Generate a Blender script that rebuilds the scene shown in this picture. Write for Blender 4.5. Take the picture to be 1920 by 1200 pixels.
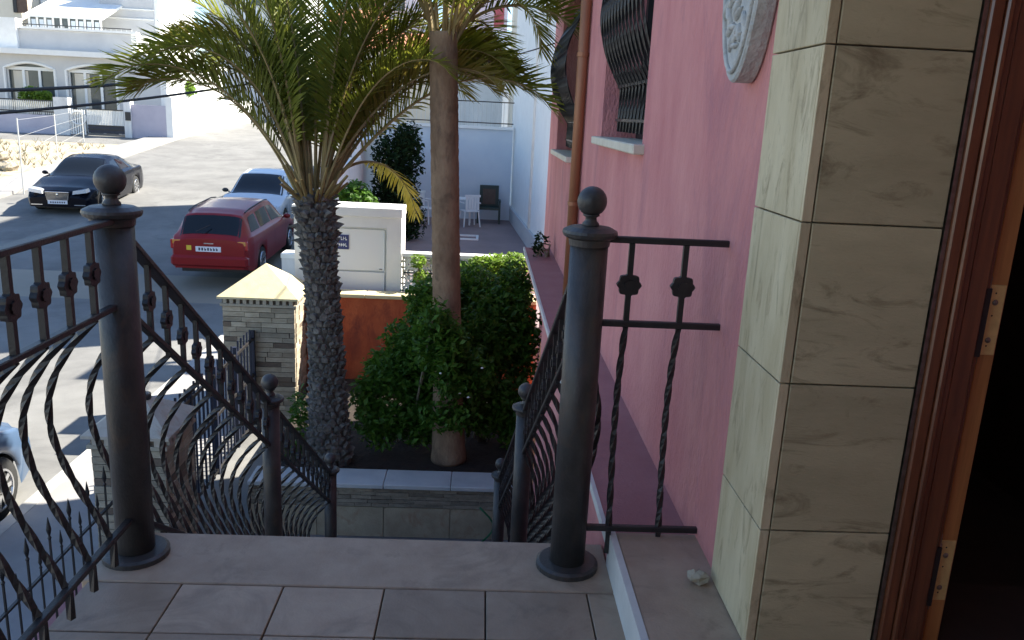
import bpy, bmesh, math, random
from mathutils import Vector, Matrix
for o in list(bpy.data.objects): bpy.data.objects.remove(o)
S = bpy.context.scene; C = S.collection; R = math.radians
rnd = random.Random(7)
# ------------------------------------------------------------------ camera, sky, sun, exposure
CAM_H = 1.45; F = 1530.0
yaw, pitch, roll = R(2.48), R(14.03), R(2.8)
kf = Vector((math.sin(yaw)*math.cos(pitch), math.cos(yaw)*math.cos(pitch), -math.sin(pitch)))
r0 = Vector((math.cos(yaw), -math.sin(yaw), 0)); d0 = kf.cross(r0)
kr = math.cos(roll)*r0 - math.sin(roll)*d0; kd = math.sin(roll)*r0 + math.cos(roll)*d0
cd = bpy.data.cameras.new('camera'); cam = bpy.data.objects.new('camera', cd); C.objects.link(cam)
m = Matrix((kr, -kd, -kf)).transposed().to_4x4(); m.translation = Vector((0, 0, CAM_H)); cam.matrix_world = m
cd.sensor_width = 36; cd.lens = F/1920*36; cd.clip_start = .02; cd.clip_end = 2000; S.camera = cam
SUN_AZ = math.atan2(1, .45)          # compass angle from +Y towards +X
SUN_EL = R(44)
sd = Vector((math.sin(SUN_AZ)*math.cos(SUN_EL), math.cos(SUN_AZ)*math.cos(SUN_EL), math.sin(SUN_EL)))
W = bpy.data.worlds.new('World'); S.world = W; W.use_nodes = True
nt = W.node_tree; bg = nt.nodes['Background']; sk = nt.nodes.new('ShaderNodeTexSky'); sk.sky_type = 'NISHITA'
sk.sun_disc = False; sk.sun_elevation = SUN_EL; sk.sun_rotation = SUN_AZ; sk.air_density = 1.0; sk.dust_density = .2; sk.ozone_density = 3.5
nt.links.new(sk.outputs[0], bg.inputs[0]); bg.inputs[1].default_value = .078
sl = bpy.data.lights.new('sun', 'SUN'); sl.energy = 4.4; sl.angle = R(.5); sl.color = (1, .94, .82)
so = bpy.data.objects.new('sun', sl); C.objects.link(so); so.location = (20, 10, 20)
so.rotation_euler = (-sd).to_track_quat('-Z', 'Y').to_euler()
S.view_settings.view_transform = 'Standard'; S.view_settings.look = 'None'; S.view_settings.gamma = 1
S.view_settings.exposure = 1.88
S.render.engine = 'CYCLES'
# ------------------------------------------------------------------ helpers
def ray(x, y): return kr*(x-960)/F + kd*(y-600)/F + kf
def UY(x, y, Y):                       # a photo point on the plane Y = const
    d = ray(x, y); return Vector((0, 0, CAM_H)) + d*(Y/d.y)
def UZ(x, y, z):                       # a photo point on a level surface
    d = ray(x, y); return Vector((0, 0, CAM_H)) + d*((z-CAM_H)/d.z)
MATS = {}
def mat(name, c, c2=None, scale=6, rough=.75, bump=0, bscale=60, metal=0, stretch=(1, 1, 1), rand=0, detail=6, coat=0, spec=.5, c3=None, s3=1.3, ramp=(.35, .65), trans=0, dirt=0):
    M = bpy.data.materials.new(name); M.use_nodes = True; t = M.node_tree; N = t.nodes; L = t.links
    b = N['Principled BSDF']; b.inputs['Roughness'].default_value = rough; b.inputs['Metallic'].default_value = metal
    b.inputs['Specular IOR Level'].default_value = spec; b.inputs['Coat Weight'].default_value = coat; b.inputs['Coat Roughness'].default_value = .05
    g = N.new('ShaderNodeNewGeometry'); mp = N.new('ShaderNodeMapping'); mp.inputs['Scale'].default_value = stretch
    L.new(g.outputs['Position'], mp.inputs['Vector']); col = None
    if c2 is not None:
        n = N.new('ShaderNodeTexNoise'); n.inputs['Scale'].default_value = scale; n.inputs['Detail'].default_value = detail; n.inputs['Roughness'].default_value = .65
        L.new(mp.outputs[0], n.inputs['Vector']); r = N.new('ShaderNodeValToRGB')
        r.color_ramp.elements[0].position = ramp[0]; r.color_ramp.elements[1].position = ramp[1]
        r.color_ramp.elements[0].color = (*c, 1); r.color_ramp.elements[1].color = (*c2, 1)
        L.new(n.outputs[0], r.inputs[0]); col = r.outputs[0]
        if c3 is not None:
            n3 = N.new('ShaderNodeTexNoise'); n3.inputs['Scale'].default_value = s3; n3.inputs['Detail'].default_value = 8; n3.inputs['Roughness'].default_value = .7
            n3.inputs['Distortion'].default_value = 1.2
            L.new(mp.outputs[0], n3.inputs['Vector']); r3 = N.new('ShaderNodeValToRGB')
            r3.color_ramp.elements[0].position = .52; r3.color_ramp.elements[1].position = .68
            r3.color_ramp.elements[0].color = (0, 0, 0, 1); r3.color_ramp.elements[1].color = (1, 1, 1, 1)
            L.new(n3.outputs[0], r3.inputs[0]); mx = N.new('ShaderNodeMix'); mx.data_type = 'RGBA'
            L.new(r3.outputs[0], mx.inputs[0]); L.new(col, mx.inputs[6]); mx.inputs[7].default_value = (*c3, 1); col = mx.outputs[2]
    if rand:
        oi = N.new('ShaderNodeObjectInfo'); mr = N.new('ShaderNodeMapRange'); mr.inputs['To Min'].default_value = 1-rand; mr.inputs['To Max'].default_value = 1+rand
        L.new(oi.outputs['Random'], mr.inputs['Value']); hs = N.new('ShaderNodeHueSaturation')
        L.new(mr.outputs[0], hs.inputs['Value'])
        if col is not None: L.new(col, hs.inputs['Color'])
        else: hs.inputs['Color'].default_value = (*c, 1)
        col = hs.outputs[0]
    if col is not None: L.new(col, b.inputs['Base Color'])
    else: b.inputs['Base Color'].default_value = (*c, 1)
    if bump:
        nb = N.new('ShaderNodeTexNoise'); nb.inputs['Scale'].default_value = bscale; nb.inputs['Detail'].default_value = 5
        L.new(mp.outputs[0], nb.inputs['Vector']); bm = N.new('ShaderNodeBump'); bm.inputs['Strength'].default_value = bump; bm.inputs['Distance'].default_value = .02
        L.new(nb.outputs[0], bm.inputs['Height']); L.new(bm.outputs[0], b.inputs['Normal'])
    if trans:
        tr = N.new('ShaderNodeBsdfTranslucent'); ms = N.new('ShaderNodeMixShader'); ms.inputs[0].default_value = trans
        if col is not None: L.new(col, tr.inputs[0])
        else: tr.inputs[0].default_value = (*c, 1)
        L.new(b.outputs[0], ms.inputs[1]); L.new(tr.outputs[0], ms.inputs[2]); L.new(ms.outputs[0], N['Material Output'].inputs[0])
    MATS[name] = M; return M
def thing(name, label, cat, loc=(0, 0, 0), rotz=0, group=None, kind=None):
    o = bpy.data.objects.new(name, None); C.objects.link(o); o.location = loc; o.rotation_euler = (0, 0, rotz); o.empty_display_size = .1
    return tag(o, label, cat, group, kind)
def tag(o, label=None, cat=None, group=None, kind=None):
    if label: o['label'] = label
    if cat: o['category'] = cat
    if group: o['group'] = group
    if kind: o['kind'] = kind
    return o
def wloc(o):
    v = Vector((0, 0, 0))
    while o: v += o.location; o = o.parent
    return v
def link(name, me, parent=None, loc=(0, 0, 0), rot=None, scale=None):
    o = bpy.data.objects.new(name, me); C.objects.link(o); o.parent = parent; o.location = loc
    if rot: o.rotation_euler = rot
    if scale: o.scale = scale
    return o
class MB:
    def __init__(s): s.v = []; s.f = []
    def add(s, vs, fs):
        n = len(s.v); s.v += [tuple(v) for v in vs]; s.f += [tuple(i+n for i in f) for f in fs]; return s
    def box(s, x0, x1, y0, y1, z0, z1):
        return s.add([(x0, y0, z0), (x1, y0, z0), (x1, y1, z0), (x0, y1, z0), (x0, y0, z1), (x1, y0, z1), (x1, y1, z1), (x0, y1, z1)],
                     [(0, 3, 2, 1), (4, 5, 6, 7), (0, 1, 5, 4), (1, 2, 6, 5), (2, 3, 7, 6), (3, 0, 4, 7)])
    def quad(s, a, b, c, d): return s.add([a, b, c, d], [(0, 1, 2, 3)])
    def prism(s, poly, a, b, axis='z'):     # poly 2D, extruded from a to b along axis
        n = len(poly); f = {'z': lambda p, t: (p[0], p[1], t), 'x': lambda p, t: (t, p[0], p[1]), 'y': lambda p, t: (p[0], t, p[1])}[axis]
        vs = [f(p, a) for p in poly]+[f(p, b) for p in poly]
        return s.add(vs, [tuple(range(n))[::-1], tuple(range(n, 2*n))]+[(i, (i+1) % n, (i+1) % n+n, i+n) for i in range(n)])
    def lathe(s, prof, c=(0, 0, 0), n=20):
        vs = []; fs = []; c = Vector(c)
        for r, z in prof:
            for i in range(n):
                a = 2*math.pi*i/n; vs.append((c.x+r*math.cos(a), c.y+r*math.sin(a), c.z+z))
        for j in range(len(prof)-1):
            for i in range(n):
                k = (i+1) % n; fs.append((j*n+i, j*n+k, (j+1)*n+k, (j+1)*n+i))
        fs.append(tuple(range(n))[::-1]); fs.append(tuple(range((len(prof)-1)*n, len(prof)*n)))
        return s.add(vs, fs)
    def tube(s, pts, rad, n=8, twist=0, square=False):
        pts = [Vector(p) for p in pts]; N = len(pts); rr = rad if isinstance(rad, (list, tuple)) else [rad]*N
        vs = []; up = None
        for i, p in enumerate(pts):
            t = (pts[min(i+1, N-1)]-pts[max(i-1, 0)]).normalized()
            if up is None:
                up = Vector((0, 1, 0)) if abs(t.y) < .8 else Vector((1, 0, 0))
            u = (up-t*up.dot(t)).normalized(); w = t.cross(u); up = u
            for k in range(n):
                a = 2*math.pi*(k+.5)/n+twist*i; vs.append(p+(u*math.cos(a)+w*math.sin(a))*rr[i])
        fs = [(i*n+k, i*n+(k+1) % n, (i+1)*n+(k+1) % n, (i+1)*n+k) for i in range(N-1) for k in range(n)]
        fs += [tuple(range(n))[::-1], tuple(range((N-1)*n, N*n))]
        return s.add(vs, fs)
    def sphere(s, c, r, n=16, m_=10, sc=(1, 1, 1)):
        pr = []; c = Vector(c); vs = []; fs = []
        for j in range(m_+1):
            a = math.pi*j/m_
            for i in range(n):
                b = 2*math.pi*i/n; q = math.sin(a) if 0 < j < m_ else 0.02
                vs.append((c.x+r*sc[0]*q*math.cos(b), c.y+r*sc[1]*q*math.sin(b), c.z-r*sc[2]*math.cos(a)))
        for j in range(m_):
            for i in range(n):
                k = (i+1) % n; fs.append((j*n+i, j*n+k, (j+1)*n+k, (j+1)*n+i))
        return s.add(vs, fs)
    def mesh(s, name, m, smooth=False, off=None, bevel=0):
        me = bpy.data.meshes.new(name); o = off or Vector((0, 0, 0))
        me.from_pydata([(v[0]-o.x, v[1]-o.y, v[2]-o.z) for v in s.v], [], s.f)
        if bevel:
            bm = bmesh.new(); bm.from_mesh(me)
            bmesh.ops.bevel(bm, geom=list(bm.edges)+list(bm.verts), offset=bevel, segments=1, affect='EDGES', clamp_overlap=True)
            bm.to_mesh(me); bm.free()
        me.update(); me.materials.append(m)
        if smooth: me.polygons.foreach_set('use_smooth', [True]*len(me.polygons))
        return me
    def build(s, name, m, parent=None, smooth=False, bevel=0, local=False, label=None):
        off = wloc(parent) if (parent and not local) else None
        o = link(name, s.mesh(name, m, smooth, off, bevel), parent)
        if label: o['label'] = label
        return o
def B(*a): return MB().box(*a)
def struct(o): o['kind'] = 'structure'; return o
def sub(name, parent, loc, kindless=True):   # empty part is not used; pieces sit straight under their parent
    return None
# ------------------------------------------------------------------ materials
m_pink = mat('pink_stucco', (.57, .21, .21), (.70, .305, .285), 2.6, .9, .6, 70, stretch=(1, 1, .4), c3=(.46, .185, .205), s3=1.6)
m_pink2 = mat('pink_stucco_ledge', (.37, .165, .165), (.43, .21, .205), 3, .9, .2, 90)
m_iron = mat('iron_paint', (.016, .015, .016), (.028, .025, .025), 14, .42, .12, 160)
m_iron2 = mat('iron_post_paint', (.034, .032, .032), (.066, .060, .058), 16, .42, .11, 130, c3=(.075, .054, .042), s3=9, stretch=(1, 1, .6))
m_tile = mat('landing_tile', (.34, .24, .165), (.44, .33, .235), 7, .55, .10, 120, rand=.20, c3=(.26, .19, .135), s3=3.0, ramp=(.3, .7))
m_grout = mat('grout', (.19, .155, .125), (.27, .23, .19), 20, .95)
m_stone = mat('sandstone_tile', (.53, .435, .26), (.66, .56, .365), 3.2, .6, .15, 110, rand=.08, c3=(.33, .26, .15), s3=5.5, stretch=(1.6, 3.5, .8))
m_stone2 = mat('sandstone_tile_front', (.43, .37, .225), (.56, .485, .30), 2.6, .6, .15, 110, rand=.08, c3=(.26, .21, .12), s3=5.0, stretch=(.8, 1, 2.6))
m_white = mat('white_paint', (.80, .80, .77), (.86, .86, .83), 3, .85, .1, 60)
m_white2 = mat('white_wall_aged', (.66, .67, .67), (.76, .76, .75), 1.5, .9, .1, 60, c3=(.58, .58, .57), s3=.8, stretch=(1, 1, .5))
m_cream = mat('cream_wall', (.60, .55, .45), (.68, .63, .53), .8, .9)
m_grey = mat('grey_wall', (.50, .50, .50), (.58, .58, .57), .8, .9)
m_edge = mat('white_edge', (.62, .60, .56), (.72, .70, .66), 8, .7)
m_wood = mat('red_wood', (.115, .035, .015), (.20, .066, .026), 9, .32, .08, 60, stretch=(6, 6, .35), coat=.4)
m_wood2 = mat('door_edge_wood', (.42, .19, .06), (.56, .27, .09), 10, .4, .05, 60, stretch=(8, 8, .4))
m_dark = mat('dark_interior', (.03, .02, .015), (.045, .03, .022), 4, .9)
m_brass = mat('brass', (.85, .66, .28), (.70, .53, .22), 30, .4, .05, 200, metal=.2)
m_steel = mat('dull_steel', (.35, .34, .32), (.22, .21, .19), 40, .35, metal=1)
m_plaque = mat('carved_stone', (.42, .43, .42), (.55, .55, .53), 14, .85, .6, 45)
m_pipe = mat('copper_pipe', (.30, .125, .06), (.40, .18, .09), 5, .5, metal=.3, stretch=(1, 1, .3))
m_sill = mat('sill_stone', (.62, .56, .44), (.72, .66, .54), 8, .6)
m_orange = mat('terracotta_trim', (.50, .19, .075), (.58, .25, .11), 8, .8)
m_red = mat('red_render', (.38, .07, .025), (.55, .135, .05), 3.5, .9, .6, 40, c3=(.24, .05, .028), s3=2.2, stretch=(1, 1, .5))
m_brick = mat('ledge_brick', (.34, .28, .20), (.46, .40, .30), 9, .85, .35, 70, rand=.22, stretch=(1, 1, 2.5))
m_brickd = mat('dark_ledge_brick', (.13, .10, .075), (.20, .15, .11), 9, .85, .35, 70, rand=.15)
m_mortar = mat('mortar', (.36, .32, .25), (.42, .38, .30), 12, .95)
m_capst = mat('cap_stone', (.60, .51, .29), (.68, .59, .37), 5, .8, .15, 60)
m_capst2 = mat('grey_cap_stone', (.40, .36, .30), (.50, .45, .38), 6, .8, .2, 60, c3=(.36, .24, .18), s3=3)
m_slate = mat('slate_strip', (.20, .165, .12), (.32, .27, .20), 14, .8, .4, 60, rand=.25, stretch=(1, 1, 3))
m_pltile = mat('planter_tile', (.36, .29, .19), (.48, .40, .27), 4, .7, .2, 70, rand=.1, c3=(.36, .22, .13), s3=4)
m_cop = mat('planter_coping', (.44, .46, .46), (.54, .55, .54), 4, .6, .1, 80)
m_soil = mat('soil', (.02, .014, .010), (.04, .028, .02), 12, .95, .6, 30)
m_road = mat('asphalt', (.155, .152, .145), (.215, .211, .20), .9, .88, .3, 160, c3=(.125, .123, .118), s3=.5)
m_pave = mat('pavement', (.26, .25, .245), (.33, .32, .31), 1.5, .85, .15, 120)
m_kerb = mat('kerb', (.33, .32, .30), (.42, .41, .39), 4, .85)
m_lot = mat('dry_ground', (.36, .29, .20), (.48, .41, .30), 2.5, .95, .6, 8, c3=(.22, .20, .13), s3=1.2)
m_gnd = mat('ground', (.24, .22, .18), (.30, .27, .22), .3, .95)
m_patio = mat('patio_floor', (.22, .155, .15), (.28, .20, .19), 1.2, .7)
m_paint = mat('road_paint', (.70, .70, .68), (.58, .57, .55), 8, .8)
m_bark = mat('palm_bark', (.095, .082, .068), (.20, .178, .155), 18, .95, .8, 40, rand=.25)
m_bark1 = mat('palm_bark_core', (.05, .04, .03), (.09, .075, .06), 22, .95, .8, 40)
m_bark2 = mat('smooth_trunk', (.20, .12, .07), (.33, .215, .13), 7, .9, .5, 35, stretch=(1, 1, .5), c3=(.15, .095, .06), s3=5)
m_frond = mat('frond', (.125, .16, .018), (.27, .28, .036), 5, .5, rand=.22, trans=.52, spec=.35)
m_frondy = mat('frond_yellow', (.70, .54, .07), (.78, .62, .13), 6, .6, trans=.45)
m_frondo = mat('frond_old', (.17, .15, .025), (.27, .22, .045), 5, .55, rand=.15, trans=.45, spec=.3)
m_pet = mat('petiole', (.30, .22, .07), (.22, .14, .055), 8, .6, rand=.15)
m_leaf = mat('bush_leaf', (.040, .105, .012), (.115, .23, .026), 9, .5, trans=.36, spec=.3)
m_leafd = mat('dark_hedge_leaf', (.008, .020, .007), (.018, .04, .012), 4, .85, trans=.1, spec=.15)
m_leafl = mat('light_leaf', (.13, .24, .025), (.24, .36, .05), 5, .5, trans=.5)
m_stem = mat('stem', (.20, .17, .12), (.28, .23, .16), 10, .9)
m_flower = mat('white_flower', (.8, .78, .78))
m_glass = mat('window_glass', (.008, .010, .013), rough=.05, spec=.5)
m_glass2 = mat('house_glass', (.05, .06, .065), (.10, .11, .11), .6, .12)
m_tyre = mat('tyre', (.018, .018, .018), rough=.85)
m_rim = mat('alloy', (.55, .55, .56), rough=.25, metal=.9)
m_trim = mat('black_trim', (.02, .02, .022), rough=.5)
m_carred = mat('red_car_paint', (.24, .008, .010), rough=.3, coat=.15, spec=.35)
m_carblk = mat('black_car_paint', (.004, .0045, .009), rough=.18, spec=.2)
m_carwht = mat('silver_car_paint', (.58, .61, .66), rough=.28, coat=.8)
m_carw2 = mat('shade_blue_car_paint', (.06, .10, .17), rough=.3, coat=.3)  # bluish shade of the white car put into its paint colour
m_lampr = mat('tail_lamp', (.42, .02, .015), rough=.12, coat=1)
m_lampo = mat('amber_lamp', (.62, .24, .03), rough=.15, coat=1)
m_lampw = mat('head_lamp', (.75, .77, .8), rough=.1, coat=1, metal=.3)
m_plate = mat('number_plate', (.75, .76, .80), rough=.4)
m_ink = mat('plate_ink', (.03, .03, .05), rough=.6)
m_stick = mat('yellow_sticker', (.72, .52, .04), rough=.5)
m_chrome = mat('chrome', (.75, .75, .76), rough=.12, metal=1)
m_blue = mat('sign_blue', (.03, .04, .16), rough=.4)
m_green = mat('green_plastic', (.015, .035, .03), (.02, .045, .04), 6, .5)
m_cush = mat('brown_cushion', (.10, .065, .05), (.13, .09, .07), 8, .9)
m_wplas = mat('white_plastic', (.82, .83, .83), rough=.35)
m_cable = mat('black_cable', (.012, .012, .014), rough=.7)
m_maroon = mat('maroon_panel', (.26, .05, .07), (.30, .07, .09), 2, .7)
m_roof = mat('roof_tile', (.46, .17, .09), (.58, .25, .14), 3, .85)
m_pale = mat('pale_blue_wall', (.56, .62, .68), (.64, .69, .73), .8, .85)
m_lil = mat('lilac_wall', (.42, .40, .48), (.50, .48, .55), .8, .85)
m_navy = mat('navy_metal', (.012, .016, .035), (.02, .026, .05), 6, .5)
m_wire = mat('galvanised', (.6, .6, .58), rough=.5, metal=.3)
m_hose = mat('green_hose', (.02, .16, .06), rough=.4)
m_rock = mat('chipped_stone', (.36, .31, .23), (.46, .41, .32), 20, .9, .4, 60)
# ------------------------------------------------------------------ terrain
Z0 = -2.55
def zr(Y):
    k = [(10, -2.55), (17, -2.49), (24, -1.84), (32, -1.15), (40, -.45), (75, 2.0), (600, 9)]
    if Y <= 10: return Z0
    for (a, za), (b_, zb) in zip(k, k[1:]):
        if Y <= b_: return za+(zb-za)*(Y-a)/(b_-a)
    return 9
def sheet(name, x0, x1, y0, y1, dz, m, n=60, thick=0, xf=None):
    b = MB(); vs = []; fs = []
    for j in range(n+1):
        Y = y0+(y1-y0)*j/n; z = zr(Y)+dz; dx = xf(Y) if xf else 0
        for X in (x0+dx, x1+dx):
            vs.append((X, Y, z))
            if thick: vs.append((X, Y, z-thick))
    k = 4 if thick else 2
    for j in range(n):
        a = j*k; c_ = a+k
        if thick:
            fs += [(a, a+2, c_+2, c_), (a+1, c_+1, c_+3, a+3), (a, c_, c_+1, a+1), (a+2, a+3, c_+3, c_+2)]
        else: fs.append((a, a+1, c_+1, c_))
    if thick: fs += [(0, 1, 3, 2), (n*k, n*k+2, n*k+3, n*k+1)]
    return struct(b.add(vs, fs).build(name, m))
sheet('ground', -400, 400, -150, 600, -.06, m_gnd, 150)
bend = lambda Y: 0 if Y < 30 else -.035*(Y-30)**1.35
sheet('road', -14.6, -4.23, -20, 110, 0, m_road, 130, 0, bend)
sheet('pavement', -4.23, -2.98, -20, 30, .11, m_pave, 60, .16)
kb = sheet('kerb', -4.36, -4.226, -20, 30, .115, m_kerb, 60, .17)
sheet('far_pavement', -16.0, -14.6, -20, 44, .11, m_pave, 60, .16)
sheet('vacant_lot', -40, -16.0, 14, 37.5, .05, m_lot, 40)
sheet('side_street', -60, -14.55, 37.6, 40.6, .004, m_road, 10)
gp = MB().box(-2.98, .47, -20, 10.2, Z0-.2, -2.45); struct(gp.build('garden_path', m_road))
# ------------------------------------------------------------------ landing + stair (structure)
land = B(-1.17, .47, -3.0, 2.545, -2.6, -.032).build('landing_slab', m_grout); struct(land)
xs = [-1.17, -.881, -.570, -.258, .057, .376, .467]
ys = [2.28-.247*i for i in range(13)]
for i in range(len(xs)-1):
    for j in range(len(ys)-1):
        g = .0025; dz = rnd.uniform(-.0012, .0012)
        B(xs[i]+g, xs[i+1]-g, ys[j+1]+g, ys[j]-g, -.03, dz).build('floor_tile', m_tile, land, bevel=.002)
B(-1.19, .467, 2.2825, 2.585, -.03, .002).build('nosing_slab', m_tile, land, bevel=.004)
NR = 13; RISE = 2.45/NR; TR = .27
st = MB(); poly = [(2.547, -2.6)]
for i in range(NR-1):
    y0 = 2.547+i*TR; poly += [(y0, -RISE*(i+1)-.03), (y0+TR, -RISE*(i+1)-.03)]
poly.append((2.547+(NR-1)*TR, -2.6))
stair = st.prism(poly[::-1], -1.17, .466, 'x').build('staircase', m_grout); struct(stair)
tre = B(-1.18, .464, -.03, TR+.0, -.03, 0).mesh('step_tread', m_tile, bevel=.004)
for i in range(NR-1): link('step_tread', tre, stair, (0, 2.55+i*TR, -RISE*(i+1)))
# ------------------------------------------------------------------ pink house
H = thing('pink_house', 'pink stucco house with grilled windows along the right side', 'house', (.75, 5, -2.5))
WX = .75; WT = .30
def wall_with_holes(x0, x1, y0, y1, z0, z1, holes, m, name, parent):
    b = MB(); cuts = sorted({y0, y1, *[h[0] for h in holes], *[h[1] for h in holes]})
    for a, c_ in zip(cuts, cuts[1:]):
        hs = [h for h in holes if h[0] <= a+1e-6 and h[1] >= c_-1e-6]
        if not hs: b.box(x0, x1, a, c_, z0, z1)
        else:
            b.box(x0, x1, a, c_, z0, hs[0][2]); b.box(x0, x1, a, c_, hs[0][3], z1)
    return b.build(name, m, parent)
W1 = (3.95, 5.38, 1.345, 2.62); W2 = (7.10, 8.66, 1.13, 2.50)
wall_with_holes(WX, WX+WT, 2.19, 9.65, -2.6, 2.95, [W1, W2], m_pink, 'wall', H)
B(WX+WT, 8, 9.40, 9.65, -2.6, 2.95).build('wall', m_pink, H)
B(7.7, 8, -3, 9.4, -2.6, 2.95).build('wall', m_pink, H)
B(.66, 8.2, 1.6, 9.72, 2.951, 3.12).build('roof', m_white2, H)
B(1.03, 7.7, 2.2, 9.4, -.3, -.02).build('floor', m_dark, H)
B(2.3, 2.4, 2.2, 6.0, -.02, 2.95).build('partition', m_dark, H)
# ledge running along the wall
B(.47, WX, 2.448, 5.74, -2.6, .055).build('ledge_wall', m_pink, H); B(.475, WX, 5.742, 8.70, .0, .055).build('ledge_soffit', m_pink, H)
B(.478, WX, 2.449, 8.70, .0552, .085).build('ledge_top', m_pink2, H)
B(.462, .4775, 2.449, 8.71, .052, .088).build('ledge_edge', m_edge, H)
B(.47, WX, -3, 2.445, -2.6, .085).build('ledge_wall', m_pink, H)
B(.485, WX+.1, -3, 2.447, .0855, .125).build('plinth_slab', m_tile, H, bevel=.004)
B(.462, .4835, -3, 2.449, -.01, .127).build('ledge_edge', m_edge, H)
# arch in the stair wall
ar = MB(); pts = [(.50, 5.79, -2.4), (.50, 5.79, -.20)]+[(.50+.22*(1-math.cos(a)), 5.79, -.20+.15*math.sin(a)) for a in [math.pi/2*i/10 for i in range(1, 11)]]
ar.tube(pts, .035, 8); ar.build('arch_trim', m_orange, H, True)
# windows
def house_window(w, depth, nb, blg, z1c, z2c, label):
    y0, y1, z0, z1 = w; wx = WX+.245
    wi = B(wx+.02, wx+.035, y0, y1, z0, z1).build('window', m_glass, H)
    fr = MB()
    for a, b_, c_, d_ in ((y0, y0+.07, z0, z1), (y1-.07, y1, z0, z1), ((y0+y1)/2-.04, (y0+y1)/2+.04, z0+.07, z1-.07)): fr.box(wx-.02, wx+.018, a, b_, c_, d_)
    for c_, d_ in ((z0, z0+.07), (z1-.07, z1)): fr.box(wx-.022, wx+.018, y0+.071, y1-.071, c_, d_)
    fr.build('frame', m_trim, wi)
    s = B(WX-.055, WX+.21, y0-.06, y1+.06, z0-.045, z0+.003).build('sill', m_sill, wi, bevel=.006)
    gx = WX+depth
    for i in range(nb):
        y = y0+.05+(y1-y0-.1)*i/(nb-1); p = []
        for k in range(29):
            z = z0+.04+(z1-z0-.08)*k/28
            t = (z-z2c)/(z1-.1-z2c); x = gx
            if t > 0: x = gx-blg*math.sin(math.pi*min(1, t))**.8
            p.append((x, y, z))
        MB().tube(p, .011, 4, .35).build('grille_bar', m_iron, wi)
    g2 = MB()
    for z in (z1c, z2c): g2.box(gx-.016, gx+.016, y0+.0, y1-.0, z-.008, z+.008)
    g2.build('grille_rail', m_iron2, wi)
house_window(W1, .10, 13, .155, 1.455, 1.66, '')
house_window(W2, .10, 13, .20, 1.24, 1.42, '')
dp = MB().tube([(.705, 6.33, .09), (.705, 6.33, 2.95)], .04, 12).build('drainpipe', m_pipe, H, True)
for z in (.8, 1.9, 2.8): MB().lathe([(.046, 0), (.046, .03)], (.705, 6.33, z), 14).build('pipe_bracket', m_pipe, dp)
# porch behind the camera: back wall, side pier and ceiling
B(.85, 8, -3.3, -3.0, -2.6, 2.74).build('wall', m_pink, H)
B(-1.17, .845, -3.3, -1.2, -.03, 2.74).build('porch_wall', m_pink, H)
B(-1.3, 8.2, -3.4, 1.45, 2.75, 2.95).build('porch_ceiling', m_white2, H)
B(2.25, 2.45, -3.0, 2.1, -.03, 2.74).build('wall', m_pink, H)
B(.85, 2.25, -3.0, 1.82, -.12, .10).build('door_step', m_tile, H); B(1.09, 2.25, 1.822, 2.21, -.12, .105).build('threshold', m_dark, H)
# stone-clad pier beside the door
D = thing('stone_pier', 'beige sandstone tiled pier between the pink wall and the wooden door', 'pier', (.9, 2.0, 0))
B(.752, 1.085, 1.872, 2.185, .126, 2.94).build('core', m_grout, D)
zz = [.1265]+[.465+.39*i for i in range(7)]
for a, b_ in zip(zz, zz[1:]):
    B(.733, .7515, 1.862, 2.186, a+.002, b_-.002).build('stone_tile', m_stone, D, bevel=.0015)
    B(.733, .7565, 1.850, 1.8605, a+.002, b_-.002).build('stone_tile', m_stone, D, bevel=.001)
    B(.7605, 1.066, 1.850, 1.8715, a+.002, b_-.002).build('stone_tile', m_stone2, D, bevel=.0015)
B(1.069, 1.0795, 1.846, 1.871, .127, 2.94).build('sealant_strip', m_steel, D)
# door frame and open door
DF = thing('door_frame', 'dark reddish wooden door jamb with stepped moulding', 'door frame', (1.15, 1.87, .1))
for x0, x1, y0 in ((1.081, 1.112, 1.835), (1.1125, 1.128, 1.828), (1.1285, 1.150, 1.842), (1.1505, 1.200, 1.850), (1.2005, 1.222, 1.872)):
    B(x0, x1, y0, 2.06, .10, 2.945).build('moulding', m_wood, DF, bevel=.004)
DR = thing('wooden_door', 'wooden front door standing open into the dark interior, hinge edge showing', 'door', (1.26, 1.93, .1))
B(1.2385, 1.286, 1.905, 2.85, .115, 2.94).build('leaf', m_wood2, DR, bevel=.004)
for zc in (1.02, .335, 2.25):
    h = B(1.2395, 1.279, 1.900, 1.9048, zc-.088, zc+.088).build('hinge', m_brass, DR, bevel=.001)
    B(1.203, 1.2225, 1.8665, 1.8715, zc-.085, zc+.085).build('jamb_plate', m_trim, h)
    kn = MB()
    for q in range(5): kn.lathe([(.006, 0), (.006, .032)], (1.231, 1.893, zc-.085+q*.034), 10)
    kn.lathe([(.0035, -.11), (.0035, .11)], (1.231, 1.893, zc), 8)
    kn.build('knuckle', m_steel, h, True)
    for dz in (-.05, .045):
        MB().sphere((1.257, 1.900, zc+dz), .0075, 10, 6, (1, .5, 1)).build('screw', m_steel, h, True)
    for dz in (-.065, .012, .068):
        MB().sphere((1.255, 1.9005, zc+dz), .003, 8, 4, (1, .3, 1)).build('screw', m_dark, h)
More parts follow.
